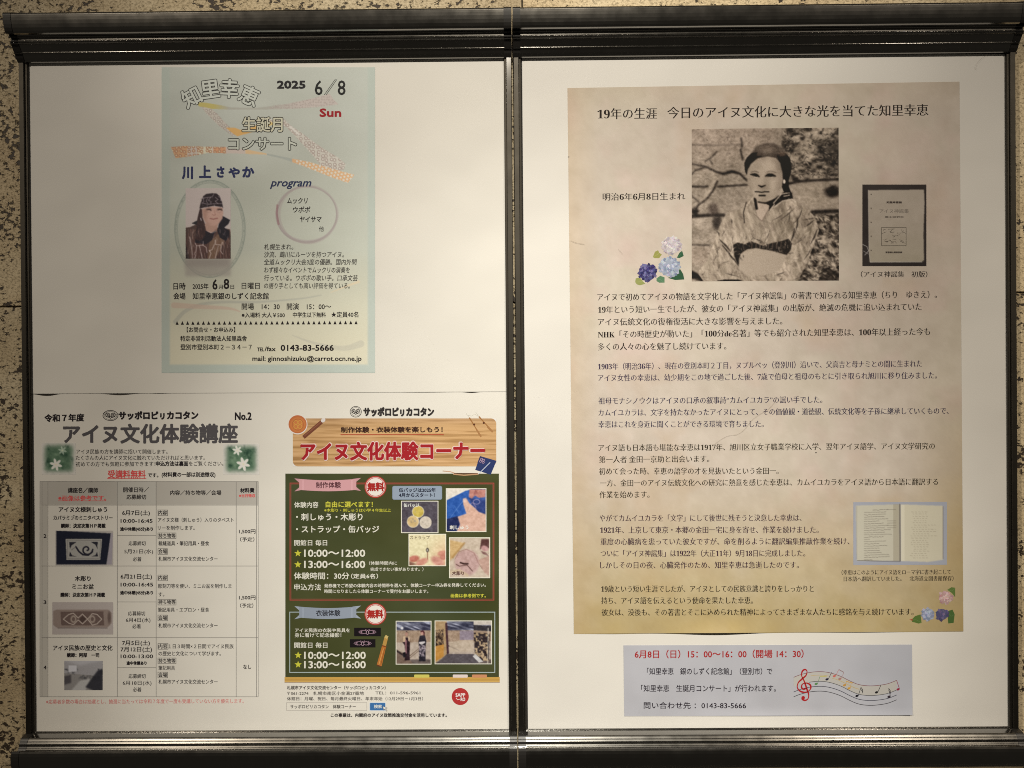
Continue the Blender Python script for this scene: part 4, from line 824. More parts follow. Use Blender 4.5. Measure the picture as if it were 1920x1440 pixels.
# ================================================================== BIOGRAPHY POSTER
WR = (216, 205, 183); QB = [(1064, 165), (1799, 153), (1806.3, 1184), (1076, 1188.5)]
C = Canvas(1064, 153, 1806, 1188.5, .22, (194, 176, 150), ss=2)
n1, n2, n3 = C.noise(160, 21), C.noise(70, 22), C.noise(24, 25)
C.mix(np.clip((n1 - .42) * 2.2, 0, 1) * .6, (198, 184, 152)); C.mix(np.clip((n2 - .5) * 3, 0, 1) * .6, (200, 172, 150))
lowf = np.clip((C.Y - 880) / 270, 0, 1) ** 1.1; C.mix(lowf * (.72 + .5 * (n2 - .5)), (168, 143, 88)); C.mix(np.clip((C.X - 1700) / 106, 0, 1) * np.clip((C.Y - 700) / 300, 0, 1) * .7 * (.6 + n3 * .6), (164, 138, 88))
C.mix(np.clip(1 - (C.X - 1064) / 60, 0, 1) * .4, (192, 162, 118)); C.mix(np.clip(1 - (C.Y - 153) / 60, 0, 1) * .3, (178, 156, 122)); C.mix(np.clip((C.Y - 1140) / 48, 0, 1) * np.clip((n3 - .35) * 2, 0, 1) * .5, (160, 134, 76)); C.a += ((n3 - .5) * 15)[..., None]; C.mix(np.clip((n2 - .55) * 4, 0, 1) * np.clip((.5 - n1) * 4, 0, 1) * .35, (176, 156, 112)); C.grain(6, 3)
def lift(PX, PY):
    d = np.full(PX.shape, -.0009)
    for cx, w, h in ((1345, 100, .0062), (1150, 60, .0012), (1620, 110, .0014)): d = d - h * np.exp(-((PX - cx) / w) ** 2 * 2) * np.clip((PY - 1150) / 38, 0, 1) ** 2
    return d
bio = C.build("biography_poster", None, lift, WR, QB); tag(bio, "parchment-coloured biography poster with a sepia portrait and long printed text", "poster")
B = -.00095; K = (26, 16, 12)
t = Ink("title_text", bio, B, WR); t.text("19年の生涯", 1120, 1232, 214, 20, K, yr=213, mincho=True); t.text("今日のアイヌ文化に大きな光を当てた知里幸恵", 1251, 1741, 212, 21, K, yr=206.5, mincho=True)
t = Ink("birth_date", bio, B, WR); t.text("明治6年6月8日生まれ", 1130, 1285, 369.5, 13.5, K, yr=368, mincho=True)
t = Ink("caption", bio, B, WR); t.text("（アイヌ神謡集　初版）", 1614, 1739, 514.5, 11, K, mincho=True)
t = Ink("caption", bio, B, WR); t.text("（幸恵はこのようにアイヌ語をローマ字に書き起こして", 1578, 1783, 1073.5, 9, K, yr=1072.5, mincho=True); t.text("日本語へ翻訳していました。　北海道立図書館保存）", 1582, 1788, 1085.8, 9, K, yr=1084.5, mincho=True)
LN = [("アイヌで初めてアイヌの物語を文字化した「アイヌ神謡集」の著書で知られる知里幸恵（ちり　ゆきえ）。", 1120, 1757, 557.5, 552.5, 13.5), ("19年という短い一生でしたが、彼女の「アイヌ神謡集」の出版が、絶滅の危機に追い込まれていた", 1121, 1728, 581, 575.5, 13.5),
 ("アイヌ伝統文化の復権復活に大きな影響を与えました。", 1121, 1467, 604, 602, 13.5), ("NHK「その時歴史が動いた」「100分de名著」等でも紹介された知里幸恵は、100年以上経った今も", 1121, 1744, 627.5, 622, 13.5), ("多くの人々の心を魅了し続けています。", 1121, 1362, 650.5, 649, 13.5)]
L2 = [("1903年（明治36年）、現在の登別本町２丁目，ヌプルペッ（登別川）沿いで、父高吉と母ナミとの間に生まれた", 1121, 1729, 687.5, 682), ("アイヌ女性の幸恵は、幼少期をこの地で過ごした後、7歳で伯母と祖母のもとに引き取られ旭川に移り住みました。", 1121, 1757, 709, 704)]
L3 = [("祖母モナシノウクはアイヌの口承の叙事詩“カムイユカラ”の謡い手でした。", 1122, 1542, 752, 749.5), ("カムイユカラは、文字を持たなかったアイヌにとって、その価値観・道徳観、伝統文化等を子孫に継承していくもので、", 1122, 1779, 774, 770.5), ("幸恵はこれを身近に聞くことができる環境で育ちました。", 1122, 1432, 796, 795)]
L4 = [("アイヌ語も日本語も堪能な幸恵は1917年、旭川区立女子職業学校に入学、翌年アイヌ語学、アイヌ文学研究の", 1122, 1753, 840, 836.5), ("第一人者 金田一京助と出会います。", 1123, 1330, 862, 860.5), ("初めて会った時、幸恵の語学の才を見抜いたという金田一。", 1123, 1460, 884, 883), ("一方、金田一のアイヌ伝統文化への研究に熱意を感じた幸恵は、カムイユカラをアイヌ語から日本語に翻訳する", 1125, 1759, 906, 903.5), ("作業を始めます。", 1124, 1218, 928, 927.5)]
L5 = [("やがてカムイユカラを「文字」にして後世に残そうと決意した幸恵は、", 1124, 1503, 972, 971), ("1921年、上京して東京・本郷の金田一宅に身を寄せ、作業を続けました。", 1125, 1535, 994, 993.5), ("重度の心臓病を患っていた彼女ですが、命を削るように翻訳編集推敲作業を続け、", 1126, 1593, 1016, 1015), ("ついに「アイヌ神謡集」は1922年（大正11年）9月18日に完成しました。", 1126, 1510, 1038, 1037.5), ("しかしその日の夜、心臓発作のため、知里幸恵は急逝したのです。", 1125, 1498, 1060, 1059.5)]
L6 = [("19歳という短い生涯でしたが、アイヌとしての民族意識と誇りをしっかりと", 1127, 1526, 1104.5, 1104), ("持ち、アイヌ語を伝えるという使命を果たした幸恵。", 1127, 1412, 1126.5, 1126), ("彼女は、没後も、その著書とそこに込められた精神によってさまざまな人たちに感銘を与え続けています。", 1128, 1713, 1148.5, 1147.5)]
for grp, col in ((LN, K), (L2, (46, 32, 56)), (L3, (34, 28, 54)), (L4, (40, 32, 14)), (L5, (54, 30, 42)), (L6, (26, 16, 8))):
    t = Ink("body_text", bio, B, WR)
    for ln in grp: t.text(ln[0], ln[1], ln[2], ln[3], ln[5] if len(ln) > 5 else 12.6, col, yr=ln[4], mincho=True)
# flowers
def hydr(name, x0, y0, x1, y1, heads, leaves, seed):
    t = Ink(name, bio, B, WR); rr = random.Random(seed)
    for pts, col in leaves:
        t.poly(pts, col); cx = sum(p[0] for p in pts) / len(pts); cy = sum(p[1] for p in pts) / len(pts); t.line([pts[0], (cx, cy), pts[len(pts) // 2]], .6, tuple(min(255, c_ + 22) for c_ in col))
    for cx, cy, r, cols in heads:
        t.ell(cx, cy, r * .86, r * .8, tuple(int(v_ * .9) for v_ in cols[0]), 22)
        for q in range(int(.19 * r * r)):
            a = rr.random() * 6.28; d_ = r * .9 * math.sqrt(rr.random()); x, y = cx + d_ * math.cos(a), cy + d_ * .95 * math.sin(a); c_ = rr.choice(cols); ro = rr.random() * 90
            lit = 1.05 - .16 * (d_ / r) + .06 * (cy - y) / r; dd = t.depth((x - 3, y - 3, x + 3, y + 3))
            for pz in range(4):
                b_ = math.radians(ro + pz * 90); px_, py_ = x + 1.5 * math.cos(b_), y + 1.5 * math.sin(b_); cc = tuple(max(0, min(255, int(v_ * lit) + rr.randint(-7, 7))) for v_ in c_)
                t.poly([(px_ + 1.45 * math.cos(b_ + w_), py_ + 1.45 * math.sin(b_ + w_)) for w_ in (0, 1.05, 2.1, 3.14, 4.2, 5.25)], cc, dd - pz * .000001)
G1, G3 = (46, 84, 52), (146, 140, 70)
hydr("flower_print", 0, 0, 0, 0, ((1259, 460, 20, ((208, 192, 180), (196, 180, 172), (218, 204, 188), (176, 158, 152))), (1255, 500, 22, ((172, 174, 176), (190, 188, 186), (156, 158, 164), (130, 134, 146))), (1214, 511, 19, ((84, 78, 116), (60, 54, 98), (112, 104, 136), (46, 40, 78)))),
     (([(1224, 482), (1228, 472), (1234, 469), (1236, 474), (1241, 477), (1236, 484), (1228, 484)], G3), ([(1269, 483), (1274, 474), (1279, 470), (1282, 480), (1274, 484)], G1), ([(1252, 521), (1262, 518), (1270, 510), (1275, 504), (1281, 514), (1283, 524), (1266, 525)], (40, 76, 46)), ([(1231, 522), (1238, 517), (1246, 520), (1246, 530), (1236, 530), (1231, 527)], (84, 116, 78)), ([(1191, 529), (1192, 522), (1200, 520), (1206, 528), (1210, 532), (1200, 535), (1194, 533)], (140, 140, 76))), 5)
hydr("flower_print", 0, 0, 0, 0, ((1773, 1120, 14, ((196, 156, 142), (210, 176, 160), (184, 140, 130))), (1740, 1152, 14, ((160, 162, 168), (178, 180, 186), (136, 140, 152))), (1766, 1152, 13, ((96, 88, 112), (112, 102, 122), (82, 76, 104)))),
     (([(1776, 1106), (1784, 1101), (1791, 1102), (1791, 1120), (1785, 1112)], (92, 110, 52)), ([(1709, 1162), (1716, 1155), (1726, 1152), (1728, 1168), (1718, 1170), (1710, 1166)], (84, 104, 46)), ([(1776, 1146), (1786, 1143), (1790, 1152), (1788, 1168), (1778, 1169)], (72, 96, 46)), ([(1705, 1162), (1711, 1160), (1711, 1164)], (150, 66, 44))), 9)
# the sepia portrait
C = Canvas(1297, 239.5, 1573, 527, .85, (156, 138, 112)); k = 4.643; Z = lambda *p: [(1280 + a / k, 230 + b / k) for a, b in p]
DK = (58, 42, 34)
n = C.noise(26, 31, 1.5); C.a += ((n - .5) * 34)[..., None]; up = np.clip((330 - C.Y) / 60, 0, 1) * np.clip((1470 - C.X) / 30, 0, 1); C.mix(up * .5, (170, 142, 118))
n = C.noise(7, 32, 1.6, 4); m = C.pmask(Z((880, 45), (1360, 45), (1360, 470), (1200, 480), (950, 520), (930, 300), (860, 200)))
C.mix(m * np.clip((.5 - n) * 7, 0, 1) * .9, (66, 50, 38)); C.mix(m * np.clip((n - .54) * 7, 0, 1) * .8, (182, 164, 132)); C.poly(Z((1150, 160), (1360, 140), (1360, 420), (1290, 420), (1200, 330)), (48, 36, 28), .55, 6)
for P_, w in ((((80, 548), (200, 552), (220, 545)), 3.4), (((310, 552), (430, 545), (560, 538)), 3.4), (((925, 530), (1040, 510), (1200, 502), (1356, 495)), 4.5), (((1130, 780), (1240, 775), (1356, 775)), 7), (((80, 810), (230, 800), (360, 800)), 6), (((80, 1058), (240, 1062)), 2), (((80, 185), (300, 190), (510, 185)), 1), (((510, 130), (520, 200), (505, 230), (525, 320)), 3), (((80, 630), (160, 700)), 1.5)): C.line(Z(*P_), w, DK, .92)
C.poly(Z((980, 540), (1200, 530), (1240, 560), (1260, 700), (1100, 740), (980, 660)), (172, 154, 124), .6, 4); C.ell(*Z((1300, 600))[0], 14, 11, DK, .95, .3); C.ell(*Z((1255, 545))[0], 7, 5, (150, 132, 104), .8, .4); C.poly(Z((300, 580), (540, 570), (560, 700), (420, 760), (310, 720)), (146, 128, 104), .6, 4)
C.line(Z((260, 430), (290, 480), (250, 560), (180, 680), (130, 740)), 8, (172, 154, 126)); C.line(Z((305, 500), (270, 580), (210, 660), (140, 710), (100, 770)), 3, (70, 52, 42)); C.line(Z((80, 350), (200, 375), (300, 425), (360, 440), (430, 420), (500, 440), (560, 500)), 3.6, DK, 1, [2, 3, 3, 4.5, 5, 4, 3]); C.line(Z((80, 445), (110, 410), (195, 382)), 2, DK); C.line(Z((195, 330), (250, 300), (300, 245)), 1.8, DK); C.line(Z((240, 320), (262, 355)), 1.6, DK)
C.ell(*Z((112, 765))[0], 6.5, 7, DK, .95, .3); C.ell(*Z((270, 750))[0], 9, 12, (96, 72, 60), .8, .4); C.ell(*Z((300, 860))[0], 8, 14, DK, .8, .4); C.poly(Z((80, 1280), (180, 1330), (190, 1385), (80, 1350)), DK, 1, .5)
C.poly(Z((80, 1080), (240, 1075), (220, 1240), (80, 1230)), (160, 134, 108), .6, 3)
n = C.noise(6, 33, 1.3, 4, rot=35); m = C.pmask(Z((1120, 800), (1360, 790), (1360, 1385), (960, 1385), (1080, 1200))); C.mix(m * np.clip((.5 - n) * 8, 0, 1) * .95, (58, 42, 34)); C.mix(m * np.clip((n - .56) * 8, 0, 1) * .9, (190, 172, 140))
for P_ in (((1140, 950), (1250, 1200)), ((1160, 1080), (1330, 1260)), ((1080, 1150), (1250, 1210)), ((1150, 1380), (1230, 1220), (1356, 1210)), ((1060, 1260), (1130, 1180)), ((1000, 1370), (1120, 1300))): C.line(Z(*P_), 1.8, (196, 178, 146), .9)
C.poly(Z((1200, 1300), (1356, 1280), (1356, 1385), (1180, 1385)), (66, 48, 38), .8, 2)
C.soften(.9); n = C.noise(3.2, 41, 1.4, 3); C.a += ((n - .5) * 46)[..., None]; n = C.noise(14, 42, 1.8, 3); C.a += ((n - .5) * 30)[..., None]
# robe
body = Z((600, 640), (545, 690), (520, 740), (380, 790), (330, 880), (300, 960), (260, 1080), (215, 1200), (130, 1300), (190, 1385), (1000, 1385), (1080, 1220), (1140, 1060), (1185, 940), (1150, 820), (1060, 730), (960, 670), (930, 600), (880, 590), (780, 690))
C.poly(body, (172, 154, 124)); m = C.pmask(body); n = C.noise(5, 51, 5, 3, rot=72); C.a += (m * (n - .5) * 62)[..., None]; n = C.noise(9, 52, 4, 3, rot=-60); C.a += (m * (C.X > 1450) * (n - .5) * 90)[..., None]; n = C.noise(13, 34, .5, 3, rot=-18); C.mix(m * np.clip((n - .5) * 3, 0, 1) * .45, (150, 126, 102)); n = C.noise(5, 35, 2, 3, rot=60); C.mix(m * np.clip((.45 - n) * 6, 0, 1) * .4, (120, 96, 76))
C.poly(Z((640, 690), (760, 690), (745, 760), (690, 860), (640, 790)), (184, 160, 134)); C.line(Z((630, 660), (640, 720), (645, 745)), 5, DK); C.line(Z((555, 690), (530, 780), (540, 870)), 1.6, DK, .9); C.line(Z((620, 790), (690, 855), (750, 750)), 1.3, (140, 110, 90)); C.line(Z((600, 660), (560, 720)), 2, (196, 178, 148))
C.poly(Z((700, 690), (800, 660), (900, 590), (950, 610), (960, 660), (880, 680), (790, 730), (750, 770), (755, 720)), (44, 32, 28))
for P_ in (((790, 700), (860, 620), (930, 610)), ((800, 730), (870, 680), (950, 665), (985, 690)), ((760, 760), (800, 710)), ((880, 640), (930, 630))): C.line(Z(*P_), 1.8, (200, 184, 156))
for x, y, x2, y2, w in ((980, 740, 830, 860, 1.6), (1040, 740, 1000, 850, 2.4), (930, 780, 920, 870, 1.8), (1000, 830, 980, 960, 3.5), (975, 920, 940, 1040, 4), (1140, 850, 1060, 910, 2.6), (1150, 830, 1040, 850, 2), (1080, 980, 970, 1060, 1.6), (870, 800, 780, 850, 1.4), (760, 930, 710, 1040, 1.6), (610, 1000, 710, 1045, 1.6), (300, 940, 320, 980, 2.6), (320, 1010, 420, 1120, 4), (345, 1060, 440, 1190, 4), (420, 830, 428, 880, 2), (400, 1130, 490, 1250, 3), (1170, 930, 1110, 1060, 4), (800, 1330, 900, 1295, 2), (360, 1305, 490, 1340, 1.8), (1120, 1090, 1050, 1200, 2)): C.line(Z((x, y), ((x + x2) / 2 + 6, (y + y2) / 2), (x2, y2)), w * .8, DK, .75, [w * .3, w * .9, w * .2])
C.poly(Z((440, 1060), (480, 1040), (540, 1055), (600, 1030), (700, 1070), (780, 1045), (860, 1030), (920, 1010), (950, 1050), (940, 1110), (905, 1150), (780, 1115), (640, 1090), (560, 1100), (505, 1140), (490, 1250), (450, 1160)), (58, 44, 36))
for q in range(9): C.line(Z((600 + q * 36, 1090 + q), (606 + q * 36, 1040)), 1.3, (160, 128, 104), .7)
C.poly(Z((495, 1180), (520, 1130), (570, 1105), (650, 1097), (780, 1120), (900, 1155), (880, 1210), (840, 1290), (700, 1330), (560, 1330), (490, 1270)), (172, 154, 126), 1, .5)
C.poly(Z((250, 1385), (360, 1362), (480, 1362), (550, 1385)), (36, 28, 24))
m = C.pmask(body); C.strokes(m, 420, 9, .9, 70, ((124, 100, 80), (206, 190, 160), (96, 74, 58), (150, 130, 104)), .55, 3, .35)
C.strokes(m * ((C.X > 1470) | (C.Y > 430)), 150, 12, 1.2, 110, ((70, 52, 42), (206, 190, 160)), .7, 4, .5); C.strokes(m * (C.Y > 470), 90, 14, .9, 8, ((110, 88, 70), (200, 184, 154)), .6, 5, .2)
C.poly(Z((495, 1180), (520, 1130), (570, 1105), (650, 1097), (780, 1120), (900, 1155), (880, 1210), (840, 1290), (700, 1330), (560, 1330), (490, 1270)), (172, 154, 126), .93, 1); C.strokes(C.pmask(Z((440, 1060), (600, 1030), (860, 1030), (950, 1050), (905, 1150), (640, 1090), (490, 1240))), 60, 4, 1.2, 80, ((190, 170, 140), (30, 22, 20)), .8, 7, .6)
bgm = 1 - m
C.strokes(bgm * (C.X > 1470) * (C.Y < 335), 420, 6, 1.5, 10, ((52, 38, 30), (196, 178, 146), (36, 28, 22), (150, 130, 102)), .85, 9, .7)
C.strokes(bgm * (C.X > 1490) * (C.Y > 400), 330, 9, 1.5, 40, ((46, 34, 28), (206, 190, 158), (90, 70, 54)), .85, 11, .7)
C.strokes(bgm * (C.X < 1400), 260, 7, 1.0, 5, ((120, 98, 78), (182, 162, 134), (86, 66, 52), (168, 146, 118)), .5, 13, .5)
C.strokes(bgm * (C.X < 1480) * (C.Y < 290), 160, 5, 1.4, 30, ((100, 76, 62), (186, 160, 134)), .6, 15, 1.2)
# head
C.poly(Z((600, 270), (640, 205), (720, 175), (800, 180), (870, 220), (900, 280), (850, 330), (620, 330)), (84, 64, 50), .92, 2.0); C.ell(*Z((735, 228))[0], 17, 9, (150, 128, 104), .75, .6)
for q in range(7): C.line(Z((640 + q * 8, 270 - q * 12), (730, 225 - q * 6), (820, 250 - q * 9)), .8, (110, 84, 66), .55)
C.poly(Z((655, 255), (600, 262), (560, 300), (538, 350), (545, 420), (560, 450), (590, 370), (660, 300), (700, 290), (640, 285)), (38, 28, 24)); C.poly(Z((820, 275), (900, 265), (935, 310), (948, 380), (942, 440), (922, 500), (925, 560), (945, 610), (880, 600), (865, 560), (870, 470), (850, 370)), (34, 26, 26)); C.ell(*Z((870, 275))[0], 8, 4, (150, 104, 70), .6, .5)
C.poly(Z((563, 470), (566, 410), (595, 355), (650, 310), (740, 292), (810, 305), (850, 350), (868, 430), (872, 500), (860, 560), (830, 620), (780, 670), (720, 692), (660, 680), (620, 640), (590, 590), (572, 530)), (170, 152, 124), 1, .5)
C.poly(Z((800, 320), (868, 430), (870, 520), (830, 610), (820, 480)), (170, 146, 118), .5, 3); C.poly(Z((640, 655), (720, 692), (800, 650), (760, 640)), (164, 142, 112), .5, 2); C.line(Z((660, 688), (720, 700), (780, 678)), 3, DK, .8); C.poly(Z((700, 480), (690, 540), (660, 552), (670, 500)), (170, 148, 120), .35, 2)
fm = C.pmask(Z((563, 470), (566, 410), (595, 355), (650, 310), (740, 292), (810, 305), (850, 350), (868, 430), (872, 500), (860, 560), (830, 620), (780, 670), (720, 692), (660, 680), (620, 640), (590, 590), (572, 530)))
C.mix(fm * C.blurm(C.pmask(Z((800, 300), (880, 300), (880, 600), (800, 680), (840, 540))), 5) * .6, (140, 118, 94)); C.mix(fm * C.blurm(C.pmask(Z((555, 400), (590, 400), (600, 600), (650, 690), (560, 600))), 4) * .5, (146, 124, 98)); C.mix(fm * C.blurm(C.pmask(Z((600, 330), (680, 290), (840, 300), (850, 340), (740, 320), (640, 345))), 4) * .6, (144, 120, 94))
C.mix(fm * C.blurm(C.pmask(Z((585, 430), (670, 425), (680, 480), (590, 475))), 3) * .45, (146, 122, 98)); C.mix(fm * C.blurm(C.pmask(Z((720, 430), (825, 425), (820, 480), (715, 478))), 3) * .45, (146, 122, 98)); C.mix(fm * C.blurm(C.pmask(Z((640, 540), (740, 540), (730, 575), (650, 575))), 3) * .35, (146, 120, 96)); C.mix(fm * C.blurm(C.pmask(Z((680, 470), (705, 470), (705, 540), (680, 540))), 2) * .5, (184, 168, 138)); n = C.noise(16, 61, 1, 2); C.a += (fm * (n - .5) * 30)[..., None]
C.poly(Z((594, 452), (612, 440), (638, 438), (658, 450), (668, 470), (648, 468), (620, 462)), (40, 28, 22), .85, .5); C.poly(Z((716, 468), (732, 450), (758, 441), (786, 446), (812, 466), (790, 468), (755, 472), (735, 466)), (40, 28, 22), .85, .5)
C.ell(*Z((885, 512))[0], 2.4, 4.2, (206, 190, 166)); C.line(Z((596, 428), (630, 418), (662, 430)), 1.0, (90, 68, 52), .9); C.line(Z((735, 428), (765, 418), (815, 432)), 1.0, (110, 88, 68), .8)
C.line(Z((592, 448), (625, 442), (655, 455), (668, 468)), 1.9, (44, 32, 26)); C.ell(*Z((642, 457))[0], 2.5, 2.3, (32, 24, 20)); C.line(Z((722, 462), (745, 446), (778, 447), (810, 464)), 1.9, (44, 32, 26)); C.ell(*Z((768, 458))[0], 2.6, 2.4, (32, 24, 20)); C.line(Z((625, 470), (655, 474)), .8, (210, 194, 164)); C.line(Z((750, 473), (785, 474)), .8, (210, 194, 164))
C.line(Z((660, 543), (688, 556), (722, 543)), 2.6, (30, 20, 16), 1, [1.2, 3.0, 1.2]); C.line(Z((632, 598), (665, 600), (690, 604), (715, 599), (752, 600)), 1.8, (34, 22, 18)); C.line(Z((668, 632), (718, 632)), 2.8, (40, 28, 22), .95)
hm = C.pmask(Z((600, 270), (640, 205), (720, 175), (800, 180), (870, 220), (900, 290), (820, 290), (740, 290), (650, 290))); C.strokes(hm, 90, 7, .9, -8, ((84, 60, 46), (176, 146, 118), (110, 84, 64)), .6, 17, .35)
C.a = 112 + (C.a - 122) * 1.36; C.soften(.55); _l = C.a.mean(2, keepdims=True); C.a = C.a * .3 + .7 * _l * np.array([1.12, 1.0, .86]); C.grain(30, 8)
C.build("photo_print", bio, B - .00006, WR, [(1297, 242), (1572.3, 239.3), (1573.2, 526), (1297, 527.5)], "sepia portrait of a seated person in a kimono before a stone wall")
# first edition book 
C = Canvas(1617, 346, 1737, 499, .9, (44, 36, 32)); k = 4.8; Z = lambda *p: [(1420 + a / k, 440 + b / k) for a, b in p]
C.poly([(1628, 357), (1732, 356), (1733, 380), (1731, 440), (1732, 487), (1728, 490), (1632, 491), (1630, 470), (1629, 400)], (174, 158, 134), 1, .4); C.mix(C.pmask([(1628, 357), (1733, 356), (1732, 490), (1630, 491)]) * np.clip((C.Y - 420) / 70, 0, 1) * .35, (148, 138, 106)); n = C.noise(12, 6); C.a += ((n - .5) * 10)[..., None]
C.line([(1629, 357), (1629, 400), (1630, 470), (1632, 490)], 1.2, (186, 172, 150)); C.line([(1632, 491), (1728, 490.5)], 1.2, (190, 178, 156)); C.line([(1618, 458), (1626, 462), (1629, 470), (1622, 478)], .9, (186, 176, 160)); C.line([(1619, 470), (1629, 476)], .7, (170, 160, 146)); C.grain(9, 2); C.a[((C.Y > 360) & (C.Y < 480) & (np.abs(C.X - 1634) < .8) & (C.Y % 26 < 2))] = (70, 58, 46)
C.build("book_cover_photo", bio, B - .00006, WR)
t = Ink("book_cover_text", bio, B - .0001, WR); t.text("知里幸恵編", 1662, 1691, 379.5, 3.4, (72, 60, 50), bold=.8); t.text("アイヌ神謡集", 1649, 1704, 396, 7.5, (116, 104, 88)); t.text("郷土研究社", 1659, 1695, 407, 3, (96, 84, 70), bold=.4); t.text("東京郷土研究社版", 1660, 1692, 473.2, 2.8, (72, 62, 52), bold=.8)
t.frame(1652.5, 426, 1699.5, 461, .9, (92, 82, 66))
rr = random.Random(2)
for q in range(26):
    x, y = 1657 + rr.random() * 38, 430 + rr.random() * 26; t.line([(x, y), (x + rr.uniform(-6, 6), y + rr.uniform(-3, 3)), (x + rr.uniform(-7, 7), y + rr.uniform(-4, 4))], .6, (88, 76, 60))
# manuscript
C = Canvas(1600, 941, 1776, 1060, .85, (158, 156, 154)); C.poly([(1605, 948), (1686, 946), (1687, 1052), (1607, 1052)], (188, 178, 150), 1, .6); C.poly([(1689, 946), (1768, 949), (1768, 1050), (1740, 1054), (1690, 1052)], (196, 184, 152), 1, .6)
C.line([(1687.5, 946), (1688, 1052)], 1.6, (84, 70, 52)); C.mix(((C.X > 1689) & (C.X < 1696) & (C.Y > 947) & (C.Y < 1052)) * .5, (216, 204, 172)); C.line([(1768, 950), (1768, 1048)], .8, (110, 96, 74)); C.line([(1608, 1051), (1688, 1053)], .9, (86, 78, 70)); C.line([(1607, 949), (1607, 1048)], .6, (140, 132, 114)); C.mix(((C.X > 1675) & (C.X < 1687)) * ((C.Y > 946) & (C.Y < 1052)) * .35, (136, 122, 94))
rs = np.random.RandomState(3)
for q in range(23):
    y = 957 + q * 4.2; x = 1621 + (16 if q == 0 else 0); xe = 1648 + rs.rand() * 26 - (18 if q in (6, 13, 22) else 0)
    while x < xe: L_ = 2 + rs.rand() * 5; C.line([(x, y - (x - 1621) * .03), (x + L_, y + (rs.rand() - .5) * 1.4 - (x - 1621) * .03)], .75, (84, 74, 62), .7); x += L_ + 1.2
    if q in (0, 5, 6, 7, 8): C.line([(1664, y - 1), (1680, y - 1.4)], .7, (90, 80, 66), .6)
for q in range(22):
    y = 960 + q * 4.1; x = 1706 + rs.rand() * 8
    while x < 1735 + (18 if q in (6, 8, 9, 11) else 4): L_ = 1 + rs.rand() * 4; C.line([(x, y), (x + L_, y + .3)], .7, (120, 106, 84), .55); x += L_ + 3
C.grain(6, 3); C.build("manuscript_photo", bio, B - .00006, WR, [(1600, 941.5), (1775.5, 941), (1775.5, 1059), (1600, 1059.5)])

# ================================================================== NOTICE STRIP
WN = (226, 216, 192)
C = Canvas(1169, 1209, 1711, 1342, .3, (182, 177, 168)); C.a += ((C.noise(60, 3) - .5) * 12)[..., None]; C.mix(np.clip((C.X - 1500) / 200, 0, 1) * .25, (176, 176, 172))
note = C.build("notice_strip", None, lambda PX, PY: -.0009 - .0014 * np.clip((PY - 1325) / 17, 0, 1) ** 2 * np.clip((PX - 1230) / 200, 0, 1) - .0016 * np.clip((PX - 1680) / 30, 0, 1) ** 2 * np.clip((PY - 1290) / 50, 0, 1), WN, [(1169, 1210), (1710, 1208.5), (1711, 1341), (1170.5, 1343)]); tag(note, "small lavender-grey notice strip with red date line and a music stave", "notice")
B = -.00095; K = (34, 24, 32); RD = (164, 40, 36)
t = Ink("date_text", note, B, WN); t.text("6月8日（日）15：00～16：00（開場 14：30）", 1190, 1507, 1227, 14.5, RD, yr=1226, bold=.7)
t = Ink("body_text", note, B, WN); t.text("「知里幸恵　銀のしずく記念館」（登別市）で", 1213, 1448, 1259, 12, K, bold=.35); t.text("「知里幸恵　生誕月コンサート」が行われます。", 1202, 1455, 1291, 12, K, bold=.35); t.text("問い合わせ先 ：0143-83-5666", 1207, 1399, 1323, 12, K, bold=.35)
t = Ink("music_stave", note, B, WN); k5 = 8.0; ZZ = lambda *p: [(1470 + a / k5, 1240 + b / k5) for a, b in p]
base = [(145, 240), (250, 200), (400, 165), (560, 155), (700, 175), (850, 225), (1000, 300), (1130, 350), (1280, 368), (1420, 360), (1560, 335), (1690, 285)]
P0 = wavy(base, 6)
t.poly(ZZ(*P0) + ZZ(*[(x, y + 145) for x, y in reversed(P0)]), (186, 178, 158)); 
for dy, col, w in ((0, (122, 66, 66), 1.0), (145, (58, 56, 52), .9), (220, (40, 38, 52), 1.0), (292, (44, 36, 36), 1.0)):
    P_ = [(x, y + dy) for x, y in P0]
    if dy == 145: P_ = [p for p in P_ if p[0] > 360]
    t.line(ZZ(*P_), w, col)
t.line(ZZ(*[(x, y + 52) for x, y in P0 if 380 < x < 700]), .7, (190, 160, 90)); t.line(ZZ(*[(x, y + 70) for x, y in P0 if 700 < x < 1150]), .8, (196, 164, 84))
clef = wavy([(340, 400), (300, 420), (265, 395), (275, 345), (330, 325), (390, 350), (402, 400), (370, 445), (310, 465), (240, 445), (200, 390), (215, 320), (270, 265), (330, 210), (345, 150), (315, 122), (275, 150), (265, 215), (300, 290), (345, 420), (370, 500), (360, 560), (320, 585), (275, 570), (270, 540)], 6)
nC = len(clef); t.line(ZZ(*clef), 2.6, (168, 34, 32), taper=[.7 + .5 * math.sin(q / nC * 22) ** 2 for q in range(nC)]); t.ell(1470 + 288 / k5, 1240 + 545 / k5, 3.3, 3.2, (168, 34, 32), 16)
def note_(x, y, sx, sy, col, fl=0, w=.9):
    a, b = ZZ((x, y))[0]; t.ell(a, b, 3.1, 2.1, col, 14, rot=-20); c_, d_ = ZZ((sx, sy))[0]; t.line([(a + 2.6, b - .8), (c_, d_)], w, col)
    for q in range(fl): t.line([(c_, d_ + q * 4), (c_ + 3.2, d_ + 4.5 + q * 4), (c_ + 3, d_ + 8 + q * 3)], 1.0, col)
KK = (38, 36, 52)
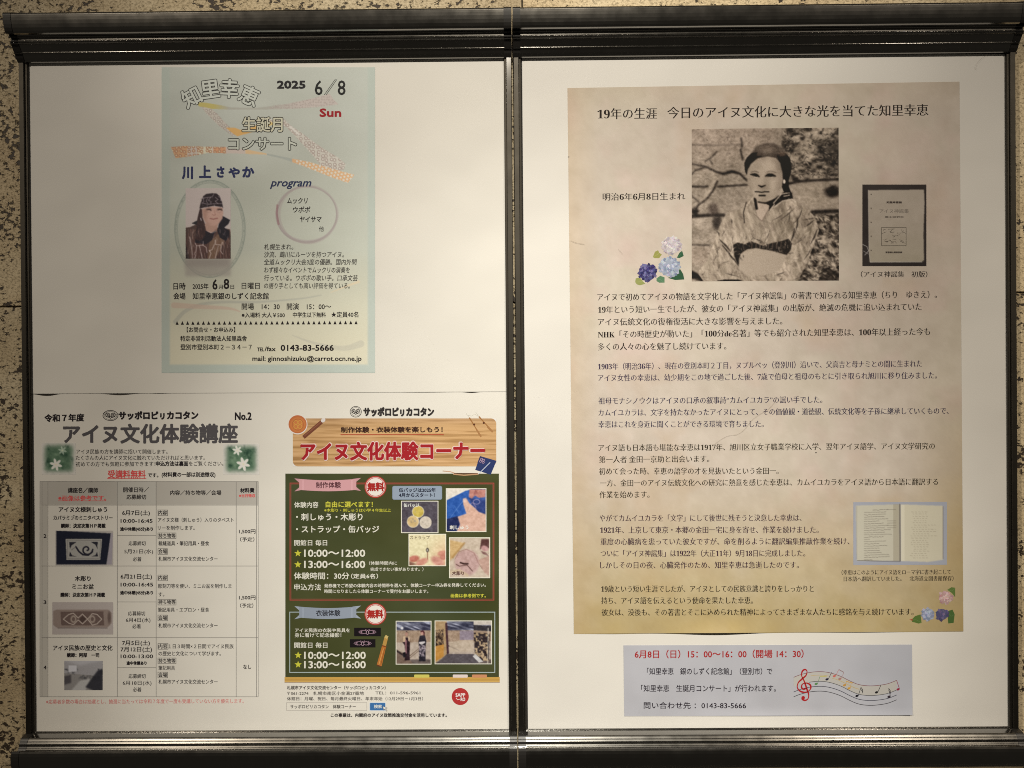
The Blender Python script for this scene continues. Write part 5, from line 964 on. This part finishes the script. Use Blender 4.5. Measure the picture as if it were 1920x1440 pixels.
note_(645, 270, 715, 165, KK); note_(1095, 518, 1155, 390, (28, 26, 30), 2); note_(1388, 465, 1455, 355, (34, 32, 30)); note_(1575, 530, 1570, 405, (54, 44, 48), 2); note_(1712, 420, 1690, 285, (150, 44, 62)); note_(483, 338, 540, 225, (92, 130, 76), 0, .7); note_(755, 222, 822, 125, (196, 104, 88), 0, .6); note_(838, 262, 900, 165, (170, 120, 106), 0, .6)
note_(908, 358, 935, 300, (190, 140, 66), 0, .7); note_(975, 405, 1010, 320, (200, 150, 60), 0, .7); t.line(ZZ((822, 122), (900, 165)), 1.3, (150, 120, 112)); t.line(ZZ((540, 225), (640, 225)), 1.5, (190, 178, 96)); t.line(ZZ((935, 300), (1030, 325)), 1.5, (206, 160, 70))

# ================================================================== hairs and specks on the sheets
def hair(name, pts, r, label, cat="hair"):
    cu = bpy.data.curves.new(name, 'CURVE'); cu.dimensions = '3D'; cu.bevel_depth = r; cu.bevel_resolution = 1; sp = cu.splines.new('POLY'); P_ = wavy(pts, 6); sp.points.add(len(P_) - 1)
    for q, (x, y) in enumerate(P_): sp.points[q].co = (*pt(x, y, -.0022), 1)
    o = bpy.data.objects.new(name, cu); S.collection.objects.link(o); bpy.context.view_layer.update()
    me = bpy.data.meshes.new_from_object(o.evaluated_get(bpy.context.evaluated_depsgraph_get())); bpy.data.objects.remove(o); bpy.data.curves.remove(cu)
    o = link(name, me, None, [M_HAIR]); tag(o, label, cat); return o
M_HAIR = simple_mat("hair", (.22, .15, .10), .5)
hair("hair", [(1341, 832), (1352, 824), (1366, 817), (1384, 814), (1396, 805), (1404, 795), (1412, 786), (1424, 777), (1440, 768), (1455, 752)], .00008, "fine brown hair lying across the middle text of the biography poster")
hair("hair", [(1851, 103), (1840, 110), (1832, 120), (1829, 131)], .00007, "short pale hair near the upper right corner of the mounting sheet")
hair("hair", [(1070, 451), (1080, 455), (1096, 458)], .0001, "short hair at the left edge of the biography poster")
hair("hair", [(1159, 467), (1163, 471), (1168, 477)], .00007, "tiny curled fibre left of the printed hydrangeas")
def speck(x, y, r, label):
    import bmesh
    b_ = bmesh.new(); bmesh.ops.create_icosphere(b_, subdivisions=1, radius=r); me = bpy.data.meshes.new("dust_speck"); b_.to_mesh(me); b_.free()
    me.transform(Matrix.Diagonal((1, .4, .8, 1))); o = link("dust_speck", me, None, [M_CAP]); o.location = pt(x, y, -.0014); tag(o, label, "speck", "dark specks on the right sheets")
speck(1530, 848.5, .0009, "dark speck under the fourth paragraph of the biography poster"); speck(1066.5, 294, .0007, "dark speck on the left edge of the biography poster")
flush_inks(); flush_late()
